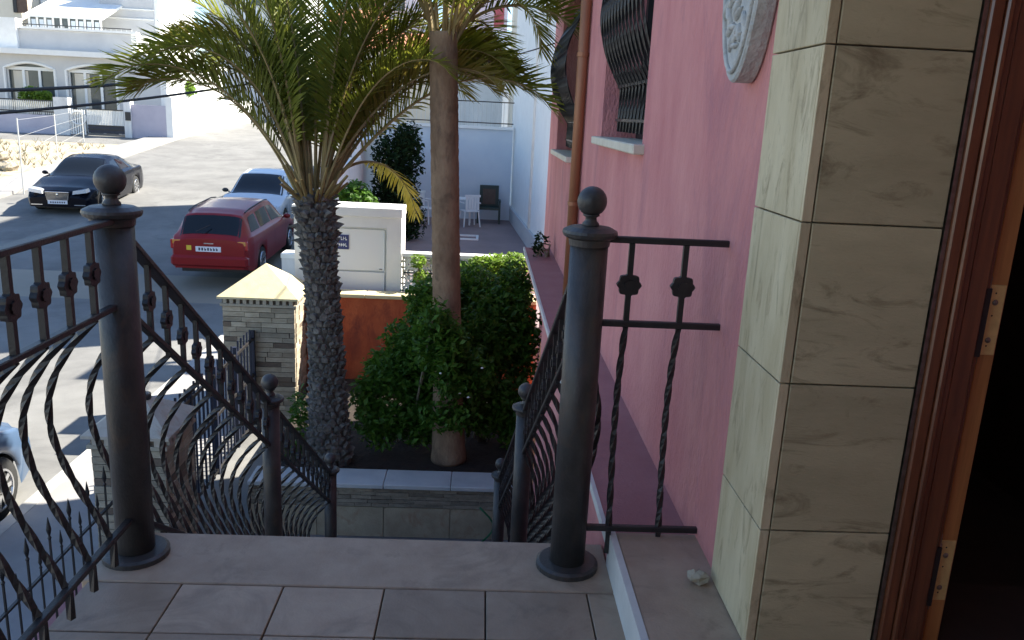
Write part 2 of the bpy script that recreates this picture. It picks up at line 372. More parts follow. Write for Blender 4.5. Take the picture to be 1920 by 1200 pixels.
# carved plaque on the wall
PQ = thing('stone_plaque', 'grey carved stone oval plaque hung on the pink wall', 'plaque', (.75, 2.42, 1.9))
el = [(2.385+.175*math.cos(a), 2.0+.43*math.sin(a)) for a in [2*math.pi*i/40 for i in range(40)]]
MB().prism(el, .69, .7495, 'x').build('slab', m_plaque, PQ, bevel=.006)
rm = MB(); rp = [(.688, 2.385+.152*math.cos(a), 2.0+.40*math.sin(a)) for a in [2*math.pi*i/40 for i in range(41)]]
rm.tube(rp, .008, 6); rm.build('rim', m_plaque, PQ, True)
for i in range(110):
    a = rnd.uniform(0, 6.28); q = math.sqrt(rnd.random())*.86; y = 2.385+.145*q*math.cos(a); z = 2.0+.39*q*math.sin(a); t = rnd.uniform(0, 3.14)
    lm = MB().sphere((0, 0, 0), rnd.uniform(.022, .04), 8, 6, (.42, .30, 1)).build('carved_leaf', m_plaque, PQ, True, local=True)
    lm.location = Vector((.688, y, z))-wloc(PQ); lm.rotation_euler = (t, 0, 0)
# small broken stone on the plinth
rk = MB().sphere((0, 0, 0), .03, 7, 5, (1.15, .9, .75)); rr = random.Random(3)
rk.v = [(x+rr.uniform(-.006, .006), y+rr.uniform(-.006, .006), max(-.018, z+rr.uniform(-.005, .005))) for x, y, z in rk.v]
p_ = UZ(1308, 1092, .126); o = rk.build('stone_chunk', m_rock); o.location = (p_.x, p_.y, .1445); tag(o, 'small chipped stone lying on the plinth slab beside the pier', 'stone')
# ------------------------------------------------------------------ railings
PH = 1.12
def post_meshes(r):
    pr = MB().lathe([(r, 0), (r, 1.10)], n=28).mesh('post', m_iron2, True)
    fl = MB().lathe([(r+.045, 0), (r+.045, .016), (r+.035, .022), (r+.004, .024)], n=28).mesh('base_flange', m_iron2)
    cp = MB().lathe([(r+.003, 1.08), (r+.006, 1.10), (r+.022, 1.108), (r+.026, 1.118), (r+.024, 1.126), (r+.004, 1.136), (.025, 1.14)], n=28).mesh('cap', m_iron2, False)
    fb = MB().lathe([(.026, 1.138), (.026, 1.146), (.018, 1.155), (.017, 1.165), (.026, 1.170), (.022, 1.178)]+[(.045*math.sin(a), 1.212-.045*math.cos(a)) for a in [math.pi*(.17+.83*i/10) for i in range(10)]]+[(.002, 1.257)], n=20).mesh('finial_ball', m_iron2, True)
    return pr, fl, cp, fb
PM = post_meshes(.058); PMS = post_meshes(.047)
def post(parent, x, y, z, small=False):
    a, f, c_, b_ = PMS if small else PM; off = Vector((x, y, z))-wloc(parent)
    p = link('post', a, parent, off); link('base_flange', f, p); link('cap', c_, p); link('finial_ball', b_, p); return p
def bal_mesh(sgn, ax, dep=.150):       # top at z=0; straight to -.26, belly to -.95, tail to -1.03
    pts = []; 
    for k in range(5): pts.append((0, 0, -.26*k/4))
    for k in range(1, 31):
        t = k/30; z = -.26-.70*t
        d = dep*(math.sin(math.pi*t**.80)**1.15) if t < 1 else 0
        pts.append((sgn*d, 0, z) if ax == 'x' else (0, sgn*d, z))
    pts.append((0, 0, -1.035))
    n = len(pts); b = MB()
    b.tube(pts[:5], .0115, 4); 
    b2 = MB().tube(pts[4:], .0115, 4, .42); b.add(b2.v, b2.f); return b.mesh('baluster', m_iron)
def ros_mesh(ax):
    b = MB(); n = 32; prof = []
    for i in range(n):
        a = 2*math.pi*i/n; r = .035+.003*math.cos(8*a); prof.append((r*math.cos(a), r*math.sin(a)))
    b.prism(prof, -.009, .009, ax)
    b.prism([(x*.45, y*.45) for x, y in prof], -.014, .014, ax); return b.mesh('rosette', m_iron)
BMESH = {(-1, 'x'): bal_mesh(-1, 'x', .155), (1, 'x'): bal_mesh(1, 'x', .085), (1, 'y'): bal_mesh(1, 'y', .05)}; RM = {a: ros_mesh(a) for a in 'xy'}
def baluster(parent, x, y, ztop, key):
    o = link('baluster', BMESH[key], parent, Vector((x, y, ztop))-wloc(parent))
    link('rosette', RM[key[1]], o, (0, 0, -.128)); return o
def sq_rail(p, q, w, h, parent, name='rail'):
    p, q = Vector(p), Vector(q); t = (q-p).normalized(); s = t.cross(Vector((0, 0, 1))).normalized(); u = s.cross(t)
    vs = []
    for e in (p, q):
        for a, b_ in ((-1, -1), (1, -1), (1, 1), (-1, 1)): vs.append(e+s*a*w/2+u*b_*h/2)
    return MB().add(vs, [(0, 1, 2, 3), (7, 6, 5, 4), (0, 4, 5, 1), (1, 5, 6, 2), (2, 6, 7, 3), (3, 7, 4, 0)]).build(name, m_iron, parent, bevel=.003)
# landing railing on the left
RX = -1.078
RL = thing('landing_railing', 'black iron landing railing on the left with bellied twisted bars', 'railing', (RX, .8, 0))
for z, w, h in ((1.10, .042, .018), (.845, .024, .018), (.15, .024, .018)): sq_rail((RX, -2.6, z), (RX, 2.40, z), w, h, RL)
for i in range(24): baluster(RL, RX, 2.272-.135*i, 1.095, (-1, 'x'))
# stair railings
SL = RISE/TR
def stair_rail(name, label, xa, xb, sgn):
    T = thing(name, label, 'railing', (xa, 2.44, 0)); X = lambda y: xa+(xb-xa)*(y-2.44)/(5.83-2.44)
    Ys = [2.44, 4.14, 5.83]
    post(T, X(2.44), 2.44, .002)
    post(T, X(Ys[1]), Ys[1], -SL*(Ys[1]-2.44), True); post(T, X(Ys[2]), Ys[2], -SL*(Ys[2]-2.44), True)
    for a, b_ in zip(Ys, Ys[1:]):
        za, zb = -SL*(a-2.44), -SL*(b_-2.44); g = .05
        for dz, w, h in ((1.085, .042, .02), (.845, .024, .02), (.13, .024, .02)):
            sq_rail((X(a+g), a+g, za+dz-SL*g), (X(b_-g), b_-g, zb+dz+SL*g), w, h, T)
        n = 12
        for i in range(n):
            y = a+.085+(b_-a-.17)*i/(n-1); baluster(T, X(y), y, -SL*(y-2.44)+1.085, (sgn, 'x'))
    return T
stair_rail('stair_railing', 'black iron stair railing descending on the left from the large round post', -1.085, -1.085, -1)
stair_rail('stair_railing', 'black iron stair railing descending on the right beside the pink wall', .328, .222, 1)
RP = thing('wall_railing_panel', 'short black iron panel of two bars between right post and pink wall', 'railing', (.55, 2.43, 0))
for z in (1.105, .845, .15): sq_rail((.372, 2.43, z), (.752, 2.43, z), .02, .02, RP)
baluster(RP, .457, 2.43, 1.095, (1, 'y')); baluster(RP, .622, 2.43, 1.095, (1, 'y'))
# ------------------------------------------------------------------ planter at the foot of the stair
PL = thing('planter', 'low stone planter wall with pale coping below the palms', 'planter', (-.6, 7.0, -2.45))
PYF = 6.98; PT = -1.90
B(-2.05, .465, PYF+.03, PYF+.28, -2.5, PT-.045).build('core', m_mortar, PL)
x = -2.05
while x < .46:
    x1 = min(x+.62, .464); B(x+.002, x1-.002, PYF-.03, PYF+.31, PT-.044, PT).build('coping_slab', m_cop, PL, bevel=.006); x += .62
for k in range(5):
    z = PT-.05-.038*(k+1); x = -2.05-rnd.uniform(0, .2)
    while x < .46:
        w = rnd.uniform(.14, .34); x0 = max(x, -2.05); x1 = min(x+w, .463)
        if x1-x0 > .03: B(x0+.002, x1-.002, PYF+rnd.uniform(-.002, .012), PYF+.03, z+.002, z+.036).build('slate_strip', m_slate, PL)
        x += w
x = -2.05
while x < .46:
    x1 = min(x+.62, .463); B(x+.003, x1-.003, PYF+.012, PYF+.03, -2.45, PT-.247).build('facing_tile', m_pltile, PL, bevel=.002); x += .62
MB().box(-2.05, .468, PYF+.28, 10.18, -2.5, PT-.07).build('planter_soil', m_soil)['kind'] = 'structure'
hs = MB(); hs.tube([(.12+.10*math.sin(t*.5), PYF-.05, -2.44+.05*t) for t in range(8)], .009, 6); tag(hs.build('garden_hose', m_hose, None, True), 'green garden hose hanging at the right end of the planter wall', 'hose')
# ------------------------------------------------------------------ stone pillars
def pillar(name, label, x0, x1, y0, y1, ze, capm, ball, dent):
    T = thing(name, label, 'pillar', ((x0+x1)/2, (y0+y1)/2, -2.5)); e = .05
    B(x0+.03, x1-.03, y0+.03, y1-.03, -2.6, ze-.02).build('core', m_mortar, T)
    hC = .062; z = ze-.16; cnt = 0
    while z > -2.5:
        z -= hC
        for side in ('f', 'r', 'l'):
            a0, a1 = (x0, x1) if side == 'f' else (y0, y1); a = a0-rnd.uniform(0, .15)
            if side != 'f': a = a0+.031
            while a < a1-.001:
                w = rnd.choice((.18, .24, .3, .36)); b0, b1 = max(a, a0), min(a+w, a1); a += w
                if a1-b1 < .05: b1 = a1; a = a1
                if b1-b0 < .03: continue
                pr = rnd.uniform(0, .014); mm = m_brickd if rnd.random() < .10 else m_brick; g = .003
                if side == 'f': b = B(b0+g, b1-g, y0-pr, y0+.03, z+g, z+hC-g)
                elif side == 'r': b = B(x1-.03, x1+pr, b0+g, b1-g, z+g, z+hC-g)
                else: b = B(x0-pr, x0+.03, b0+g, b1-g, z+g, z+hC-g)
                b.build('brick', mm, T)
    B(x0-.025, x1+.025, y0-.025, y1+.025, ze-.155, ze-.12).build('lower_moulding', m_mortar, T, bevel=.005)
    B(x0-.0, x1+.0, y0-.0, y1+.0, ze-.118, ze-.062).build('frieze', m_brickd, T)
    n = int((x1-x0)/dent)
    for i in range(n):
        xx = x0+(x1-x0)*(i+.5)/n; B(xx-dent*.28, xx+dent*.28, y0-.03, y0-.0005, ze-.118, ze-.062).build('dentil', m_capst2 if capm is m_capst2 else m_mortar, T)
    n2 = int((y1-y0)/dent)
    for i in range(n2):
        yy = y0+(y1-y0)*(i+.5)/n2; B(x1+.0005, x1+.03, yy-dent*.28, yy+dent*.28, ze-.118, ze-.062).build('dentil', m_capst2 if capm is m_capst2 else m_mortar, T)
        
    a0, a1, b0, b1 = x0-e, x1+e, y0-e, y1+e; hx = (x0+x1)/2; hy = (y0+y1)/2; ph = (x1-x0)*.36; t = .025
    vs = [(a0, b0, ze-.06), (a1, b0, ze-.06), (a1, b1, ze-.06), (a0, b1, ze-.06), (a0, b0, ze-.06+t), (a1, b0, ze-.06+t), (a1, b1, ze-.06+t), (a0, b1, ze-.06+t), (hx, hy, ze+ph)]
    cp = MB().add(vs, [(0, 3, 2, 1), (0, 1, 5, 4), (1, 2, 6, 5), (2, 3, 7, 6), (3, 0, 4, 7), (4, 5, 8), (5, 6, 8), (6, 7, 8), (7, 4, 8)]).build('pyramid_cap', capm, T)
    if ball:
        MB().lathe([(.075, ze+ph-.045), (.075, ze+ph-.005), (.05, ze+ph+.0), (.025, ze+ph+.012), (.025, ze+ph+.03)], (hx, hy, 0), 16).build('finial_base', m_iron2, cp, True)
        MB().sphere((hx, hy, ze+ph+.062), .042).build('finial_ball', m_iron2, cp, True)
    return T
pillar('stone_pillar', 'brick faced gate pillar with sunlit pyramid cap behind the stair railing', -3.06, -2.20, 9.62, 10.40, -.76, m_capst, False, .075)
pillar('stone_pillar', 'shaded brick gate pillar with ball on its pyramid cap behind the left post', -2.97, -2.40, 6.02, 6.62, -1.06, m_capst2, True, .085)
# gate between the pillars and spear fence
G = thing('entrance_gate', 'dark blue iron gate between the two brick pillars', 'gate', (-2.7, 8.1, -2.45))
for z in (-2.35, -1.75, -1.30): sq_rail((-2.7, 6.66, z), (-2.7, 9.58, z), .03, .04, G)
for i in range(25):
    y = 6.70+.12*i; w = .022 if i % 6 == 0 else .009; B(-2.7-w, -2.7+w, y-w, y+w, -2.4, -1.16 if i % 6 else -1.2).build('bar', m_navy, G)
FN = thing('spear_fence', 'black spear topped iron fence on low wall left of the landing', 'fence', (-2.68, 3, -2.45))
B(-2.80, -2.56, -6, 6.0, -2.55, -1.98).build('low_wall', m_pink2, FN)
for z in (-1.50, -1.92): sq_rail((-2.68, -6, z), (-2.68, 5.98, z), .024, .018, FN)
spm = MB().tube([(0, 0, -.45), (0, 0, .16)], .008, 4); spm.lathe([(.006, .15), (.013, .165), (.006, .18), (.014, .21), (.016, .225), (.002, .31)], n=8); spm = spm.mesh('spear_bar', m_iron)
sps = MB().tube([(0, 0, -.45), (0, 0, .02)], .007, 4); sps.lathe([(.005, .02), (.011, .03), (.005, .045), (.012, .07), (.002, .15)], n=8); sps = sps.mesh('spear_bar', m_iron)
y = 5.85; i = 0
while y > .5:
    link('spear_bar', spm if i % 2 == 0 else sps, FN, Vector((-2.68, y, -1.47))-wloc(FN)); y -= .13; i += 1
# ------------------------------------------------------------------ red wall, meter cabinet, lattice fence
RW = thing('red_wall', 'rust red rendered garden wall behind the palms', 'wall', (-.7, 10.3, -2.5))
B(-2.19, .745, 10.2, 10.4, -2.6, -.885).build('wall_panel', m_red, RW)
x = -2.19
while x < .74:
    B(x+.002, min(x+.75, .744)-.002, 10.16, 10.44, -.884, -.835).build('coping', m_orange if x < -9 else m_capst, RW, bevel=.006); x += .75
MC = thing('meter_cabinet', 'white walled utility cabinet with blue sign behind the red wall', 'cabinet', (-1.7, 10.8, -1.5))
mx0, mx1, my = -2.42, -1.035, 10.62; mt = .215
B(mx0, mx1, my+.08, my+.55, -1.8, mt-.12).build('back_block', m_white, MC)
B(mx0, mx0+.12, my, my+.0795, -.9, mt-.12).build('jamb', m_white, MC)
B(mx1-.19, mx1, my, my+.0795, -.9, mt-.12).build('jamb', m_white, MC)
B(mx0+.121, mx1-.191, my, my+.0795, mt-.26, mt-.12).build('lintel', m_white, MC)
B(mx0-.02, mx1+.012, my-.025, my+.57, mt-.1195, mt).build('coping', m_white, MC, bevel=.005)
dr = B(mx0+.14, mx1-.22, my+.035, my+.078, -.62, mt-.29).build('door', m_wplas, MC, bevel=.004)
B(mx0+.14, mx1-.22, my+.030, my+.078, -.9, -.64).build('lower_panel', m_wplas, MC, bevel=.004)
MB().lathe([(.018, 0), (.018, .01)], (0, 0, 0), 10).build('lock', m_steel, dr, local=True).location = Vector((mx1-.27, my+.03, -.60))-wloc(MC)
sg = B(-2.02, -1.72, my+.024, my+.034, -.345, -.155).build('sign', m_blue, MC)
tx = MB(); r2 = random.Random(11)
for zz_, n in ((-.225, 9), (-.31, 9)):
    for i in range(n):
        xx = -1.995+i*.029
        tx.box(xx, xx+.006, my+.0215, my+.0238, zz_, zz_+.045); tx.box(xx+.0065, xx+.02, my+.0215, my+.0238, zz_+r2.choice((0, .018, .036)), zz_+.009+r2.choice((0.0, .018, .036)) if False else zz_+.045*r2.choice((.25, .6, 1)))
tx.build('sign_lettering', m_wplas, sg)
WS = thing('wall_stub', 'low white wall block with flat cap behind the sunlit pillar', 'wall', (-2.6, 11.2, -2.5))
B(-2.68, -2.46, 11.0, 11.3, -2.6, -.56).build('block', m_white2, WS); B(-2.69, -2.45, 10.99, 11.31, -.559, -.50).build('cap', m_white, WS)
LF = thing('lattice_fence', 'white ornamental breeze block fence behind the hibiscus hedge', 'fence', (-.1, 10.7, -1))
B(-1.02, .745, 10.62, 10.76, -1.8, -.85).build('base_wall', m_white, LF)
B(-1.02, .745, 10.60, 10.78, -.405, -.355).build('top_rail', m_white, LF, bevel=.004)
lb = MB(); s_ = .215
for a in range(4):
    ang = math.pi/4+a*math.pi/2; pts = [(.0, 0, 0), (s_*.62*math.cos(ang), 0, s_*.62*math.sin(ang))]; lb.tube(pts, .018, 6)
lb.tube([(.06*math.cos(2*math.pi*i/16), 0, .06*math.sin(2*math.pi*i/16)) for i in range(17)], .016, 6)
for a in range(4):
    ang = a*math.pi/2; cx, cz = .107*math.cos(ang), .107*math.sin(ang)
    lb.tube([(cx+.045*math.cos(2*math.pi*i/12), 0, cz+.045*math.sin(2*math.pi*i/12)) for i in range(13)], .014, 6)
for a, b_ in (((-s_/2, -s_/2), (s_/2, -s_/2)), ((s_/2, -s_/2), (s_/2, s_/2)), ((s_/2, s_/2), (-s_/2, s_/2)), ((-s_/2, s_/2), (-s_/2, -s_/2))):
    lb.tube([(a[0], 0, a[1]), (b_[0], 0, b_[1])], .016, 4)
lb = lb.mesh('lattice_block', m_white)
for i in range(8):
    for j in range(2): link('lattice_block', lb, LF, Vector((-.905+i*.22, 10.69, -.74+j*.22))-wloc(LF))
# ------------------------------------------------------------------ neighbour: patio, walls, houses
struct(B(-2.8, 9, 10.76, 24.2, -2.6, -1.5).build('patio', m_patio))
NW = thing('street_wall', 'white boundary wall of the neighbouring plot along the pavement', 'wall', (-2.9, 16, -2.5))
for a, b_, z in ((15.0, 19, .35), (19.002, 23.6, .75)):
    B(-3.0, -2.805, a, b_, -2.6, z-.06).build('wall_panel', m_white2, NW); B(-3.03, -2.775, a, b_-.002, z-.0595, z).build('coping', m_white, NW)
BW = thing('terrace_wall', 'pale blue shaded wall with railing at the back of the patio', 'wall', (-.5, 23.8, -1.5))
B(-2.80, .79, 23.7, 23.9, -1.6, 1.05).build('wall_panel', m_pale, BW); B(-2.83, .80, 23.64, 23.96, 1.051, 1.13).build('coping', m_white, BW)
for z in (1.22, 1.80): sq_rail((-2.8, 23.8, z), (.8, 23.8, z), .03, .03, BW)
for i in range(30): B(-2.8+.123*i-.009, -2.8+.123*i+.009, 23.79, 23.81, 1.13, 1.80).build('rail_bar', m_wire, BW)
NH = thing('white_house', 'tall white house beyond the pink house on the right', 'house', (4, 20, -1.5))
MB().prism([(1.28, 16.4), (8, 19.6), (8, 30.2), (1.05, 30.2), (1.05, 24.6), (.80, 24.6)], -1.8, 12.4).build('walls', m_white, NH)
MB().prism([(1.15, 16.25), (8.1, 19.55), (8.1, 30.3), (.9, 30.3), (.65, 24.75)], 12.401, 12.6).build('roof_slab', m_white, NH)
MB().prism([(1.22, 16.36), (1.279, 16.36), (.797, 24.6), (.735, 24.6)], -1.5, -1.1).build('plinth', m_grey, NH)
MB().tube([(1.12, 19.0, -1.4), (1.12, 19.0, 12.4)], .05, 8).build('drainpipe', m_white, NH, True)
B(.95, 3.6, 14.45, 15.2, 4.45, 4.6).build('road_shade_slab', m_white, NH)  # slab added out of view to cast a shade band on the road
for x in (1.5, 3.5): B(x-.05, x+.05, 15.1, 15.19, -1.5, 4.449).build('road_shade_post', m_white, NH)  # posts carrying the added shade slab
N2 = thing('cream_house', 'cream house behind the tall white one at right', 'house', (4, 34, -1))
B(1.0, 9, 30.6, 38, -1.8, 8.2).build('walls', m_cream, N2); B(.85, 9.2, 30.4, 38.2, 8.201, 8.4).build('roof_slab', m_grey, N2)
# patio furniture
def plastic_chair(label, x, y, rz):
    T = thing('garden_chair', label, 'chair', (x, y, -1.5), rz, 'white plastic patio furniture')
    B(-.21, .21, -.2, .22, .40, .43).build('seat', m_wplas, T, local=True, bevel=.01)
    bk = MB()
    for i in range(5): bk.box(-.19+.08*i, -.13+.08*i, .20, .225, .45, .80)
    bk.box(-.22, .22, .195, .23, .80, .86); bk.build('backrest', m_wplas, T, local=True)
    for sx in (-1, 1):
        for sy in (-1, 1): MB().tube([(sx*.19, sy*.18, .40), (sx*.23, sy*.23, 0)], .02, 6).build('leg', m_wplas, T, local=True)
        MB().tube([(sx*.23, .21, .64), (sx*.24, -.2, .63), (sx*.23, -.22, 0.4)], .018, 6).build('armrest', m_wplas, T, local=True)
plastic_chair('white plastic chair left of the second palm trunk on the patio', -1.50, 22.3, R(60))
plastic_chair('white plastic chair beside the table right of the second palm trunk', -.33, 22.1, R(200))
T = thing('patio_table', 'white plastic table on the patio behind the second palm trunk', 'table', (-.66, 22.5, -1.5))
B(-.95, -.28, 22.2, 22.8, -.82, -.79).build('tabletop', m_wplas, T, bevel=.01)
for sx in (-.9, -.33):
    for sy in (22.25, 22.75): MB().tube([(sx, sy, -.82), (sx, sy, -1.5)], .025, 6).build('leg', m_wplas, T)
T = thing('recliner_chair', 'dark green high backed patio chair with brown cushion', 'chair', (.19, 23.0, -1.5))
B(-.30, .30, -.25, .3, .38, .44).build('seat', m_green, T, local=True)
o = B(-.27, .27, .28, .34, .44, 1.02).build('backrest', m_green, T, local=True, bevel=.01); B(-.18, .18, .262, .279, .5, .92).build('cushion', m_cush, o, local=True)
for sx in (-1, 1):
    B(sx*.30-.03, sx*.30+.03, -.25, .3, .6, .64).build('armrest', m_green, T, local=True)
    for sy in (-.22, .27): B(sx*.30-.025, sx*.30+.025, sy-.025, sy+.025, 0, .599).build('leg', m_green, T, local=True)
T = thing('clothes_airer', 'white rectangular folded rack lying on the patio floor', 'rack', (-.2, 19.6, -1.5))
fa, fb = UZ(856, 441, -1.48), UZ(897, 449, -1.48)
fr = MB(); fr.box(fa.x-.3, fb.x, fa.y, fa.y+.06, -1.498, -1.46); fr.box(fa.x-.3, fb.x, fb.y-.06, fb.y, -1.498, -1.46); fr.box(fb.x-.06, fb.x, fb.y+.002, fa.y-.002, -1.498, -1.46); fr.build('bars', m_wplas, T)
# ------------------------------------------------------------------ palms
def frond_mesh(L_, e0, e1, nl, wl, mt, seed, dead=False, petf=.20, curl=1.5):
    r = random.Random(seed); n = 22; P = [Vector((0, 0, 0))]; T_ = []
    for i in range(n):
        t = i/(n-1); e = e0+(e1-e0)*t**curl; d = Vector((math.cos(e), 0, math.sin(e))); T_.append(d); P.append(P[-1]+d*L_/n)
    T_.append(T_[-1]); b = MB()
    b.tube(P, [.017*(1-.92*i/n)+.002 for i in range(n+1)], 5)
    lf = MB()
    def at(s):
        f = s*n; i = min(int(f), n-1); return P[i].lerp(P[i+1], f-i), T_[i]
    for j in range(nl):
        s = petf+(1-petf)*(j+.5)/nl
        for sg in (-1, 1):
            ss = min(.999, s+r.uniform(-.004, .004)); p, d = at(ss); u = Vector((-d.z, 0, d.x)); side = Vector((0, sg, 0))
            k = (s-petf)/(1-petf); ln = wl*(.22+1.45*k**.5*(1-k)**.45)*r.uniform(.85, 1.1)
            fw = R(58)+R(10)*(1-k)-R(26)*k; fw += r.uniform(-.12, .12); up = r.uniform(.15, .65) if not dead else r.uniform(-.7, .1)
            dr_ = (d*math.cos(fw)+(side+u*up).normalized()*math.sin(fw)).normalized()
            w = d.cross(dr_).normalized().cross(dr_)*.5 if False else (d-dr_*d.dot(dr_)).normalized()*.0098
            sag = Vector((0, 0, -1))*ln*r.uniform(.04, .18)*(2.2 if dead else 1)
            q1 = p+dr_*ln*.5+sag*.22; q2 = p+dr_*ln+sag
            lf.add([p-w*.6, p+w*.6, q1+w, q1-w, q2], [(0, 1, 2, 3), (3, 2, 4)])
    me = b.mesh('frond', m_pet); me2 = lf
    nb = len(b.f); b.add(lf.v, lf.f); me = b.mesh('frond', m_pet); me.materials.append(mt)
    me.polygons.foreach_set('material_index', [0]*nb+[1]*(len(b.f)-nb)); me.update(); return me
P1 = thing('palm_tree', 'short palm with rough scaly trunk and full spreading crown in front of stair', 'palm tree', (-1.42, 7.62, -1.97), 0)
base = Vector((-1.42, 7.62, -1.97)); top = UY(588, 362, 7.66)
def trunk_at(t): 
    c_ = base.lerp(top, t); c_.x += .03*math.sin(t*3.1); return c_
def trad(t): return .152-.012*t+(.05*(1-t)**5)-(.02*max(0, (t-.9)/.1))
MB().tube([trunk_at(i/30) for i in range(31)], [trad(i/30)*(1+.03*rnd.uniform(-1, 1)) for i in range(31)], 20).build('trunk', m_bark1, P1, True)
lbm = MB(); lbm.add([(-.055, -.015, -.06), (.055, -.015, -.06), (.062, -.012, .02), (.03, -.01, .075), (-.03, -.01, .075), (-.062, -.012, .02), (-.04, .022, -.045), (.04, .022, -.045), (.042, .03, .02), (.018, .045, .06), (-.018, .045, .06), (-.042, .03, .02)],
    [(0, 1, 7, 6), (1, 2, 8, 7), (2, 3, 9, 8), (3, 4, 10, 9), (4, 5, 11, 10), (5, 0, 6, 11), (6, 7, 8, 11), (11, 8, 9, 10)])
lbms = []
for q in range(4):
    rq = random.Random(q); b = MB(); b.v = [(x*rq.uniform(.85, 1.2)+rq.uniform(-.006, .006), y*rq.uniform(.7, 1.5), z+rq.uniform(-.01, .01)) for x, y, z in lbm.v]; b.f = lbm.f; lbms.append(b.mesh('leaf_base', m_bark))
rest = MB(); slots = []
for j in range(38):
    t = .015+.97*j/37
    for i in range(15): slots.append((t, 2*math.pi*(i+.5*(j % 2))/15+rnd.uniform(-.10, .10)))
slots.sort(key=lambda q: math.sin(q[1]))
for idx, (t, a) in enumerate(slots):
    c_ = trunk_at(t); rad = trad(t)-.004; s = (.74+.55*max(0, t-.72)*2)*rnd.uniform(.8, 1.2)*rad/.2; sy = s*(1.15+2.2*max(0, t-.7)*2)*rnd.uniform(.6, 1.5); q = rnd.randrange(4)
    p = c_+Vector((math.cos(a)*rad, math.sin(a)*rad, rnd.uniform(-.012, .012)))-base; rot = (rnd.uniform(-.3, .1), rnd.uniform(-.25, .25), a-math.pi/2)
    if idx < 290: o = link('leaf_base', lbms[q], P1, p, rot, (s, sy, s))
    else:
        M4 = Matrix.LocRotScale(p, __import__('mathutils').Euler(rot), (s, sy, s)); me_ = lbms[q]; rest.add([M4 @ v.co for v in me_.vertices], [tuple(f.vertices) for f in me_.polygons])
rest.build('leaf_base', m_bark, P1, local=True)['kind'] = 'stuff'
crown = top+Vector((0, 0, .02))
FR = [frond_mesh(2.5, R(56), R(-55), 84, .45, m_frond, 1, curl=2.5), frond_mesh(2.5, R(68), R(-50), 84, .45, m_frond, 2, curl=2.6), frond_mesh(2.35, R(60), R(-58), 80, .42, m_frondo, 3, curl=2.3),
      frond_mesh(2.4, R(76), R(20), 80, .42, m_frond, 4, curl=2.4), frond_mesh(2.3, R(84), R(62), 78, .40, m_frond, 5, curl=2), frond_mesh(2.3, R(70), R(-15), 80, .42, m_frondo, 6, curl=2.4)]
FY = frond_mesh(1.55, R(48), R(-86), 46, .22, m_frondy, 9, True, .4, .9)
def frond(me, az, sc=1, tilt=0, twist=0, lab=None, parent=P1, org=None, orgb=None):
    a = R(az); rr_ = .10
    o = link('frond', me, parent, (org or crown)+Vector((math.cos(a)*rr_, math.sin(a)*rr_, rnd.uniform(-.08, .10)))-(orgb or base)); o.rotation_mode = 'ZYX'
    o.rotation_euler = (R(twist), R(-tilt), a); o.rotation_mode = 'XYZ'; o.scale = (sc, sc, sc)
    if lab: o['label'] = lab
    return o
# azimuth 0 = right (+X), 90 = away, 180 = left, 270 = towards camera
for me, az, sc, ti, tw in [(0, 184, .90, 6, 32), (1, 196, .86, 4, 25), (1, 178, .86, 2, 30), (1, 204, .80, 6, 20), (5, 190, .88, 4, 25), (5, 168, .9, 4, 20), (1, 160, .95, 4, 20), (0, 135, 1, 8, 10),
        (0, -2, 1.10, 0, -30), (1, 0, 1.06, 0, -30), (2, 10, 1.0, 8, -28), (2, -16, .95, 8, -30), (5, 0, 1.0, -2, -25), (0, 24, 1.08, 4, -20), (1, 32, 1.05, 2, -10), (2, 42, 1, 4, 0),
        (3, 185, .95, 0, 20), (3, 150, 1, 0, 10), (3, 120, 1, 0, 0), (3, 60, 1, 0, 0), (3, 20, 1, 0, -15), (3, -6, .98, 2, -20), (3, 215, .9, 4, 10), (3, 325, .9, 4, -10),
        (4, 200, 1, 0, 0), (4, 340, 1, 0, 0), (4, 90, 1.05, 0, 0), (4, 30, 1.05, -3, 0), (4, 160, 1.05, -3, 0), (4, 130, 1, 0, 0), (4, 50, 1, 0, 0), (4, 180, .95, -8, 0), (4, 0, .95, -8, 0),
        (5, 85, .95, 0, 0), (1, 110, 1, 0, 0), (1, 60, 1, 4, 0), (1, 330, .8, 8, -15), (0, 193, .92, 4, 30), (2, 187, .92, 4, 30), (1, 170, 1.0, 0, 25), (5, 178, 1.0, 4, 25), (1, -10, 1.0, 2, -25), (5, -4, 1.05, 4, -25), (0, 8, 1.05, 6, -28), (3, 172, .98, 2, 20), (3, 205, .92, 4, 15), (3, 8, 1, 4, -15)]:
    frond(FR[me], az+rnd.uniform(-4, 4), sc, ti, tw)
frond(FY, 50, 1.05, 12, 0, 'withered yellow frond hanging beside the second trunk')
pm = MB().tube([(0, 0, 0), (.07, 0, .15), (.15, 0, .34)], [.026, .018, .012], 6).mesh('frond_stub', m_pet)
for i in range(22):
    a = 2*math.pi*i/22+.2; o = link('frond_stub', pm, P1, crown+Vector((math.cos(a)*.10, math.sin(a)*.10, -.10))-base, (0, rnd.uniform(-.15, .45), a), (1, 1, rnd.uniform(.5, 1.05)))
b2 = Vector((-.24, 7.72, -1.97)); t2 = UY(831, 60, 7.74)
P2 = thing('palm_tree', 'taller palm with smooth brown trunk right of the scaly one', 'palm tree', b2)
def t2at(t): return b2.lerp(t2, t)
MB().tube([t2at(i/150*1.0) for i in range(151)], [(.142-.014*(i/150)+.04*(1-i/150)**8)*(1+rnd.uniform(-.02, .02)-(.022 if i % 5 == 0 else 0)) for i in range(151)], 20).build('trunk', m_bark2, P2, True)
c2 = t2at(.985)
FD = [frond_mesh(1.75, R(48), R(-82), 70, .38, m_frond, 31, curl=1.1), frond_mesh(1.9, R(66), R(-60), 74, .38, m_frond, 32, curl=1.4), frond_mesh(1.9, R(80), R(10), 70, .36, m_frond, 33, curl=1.6)]
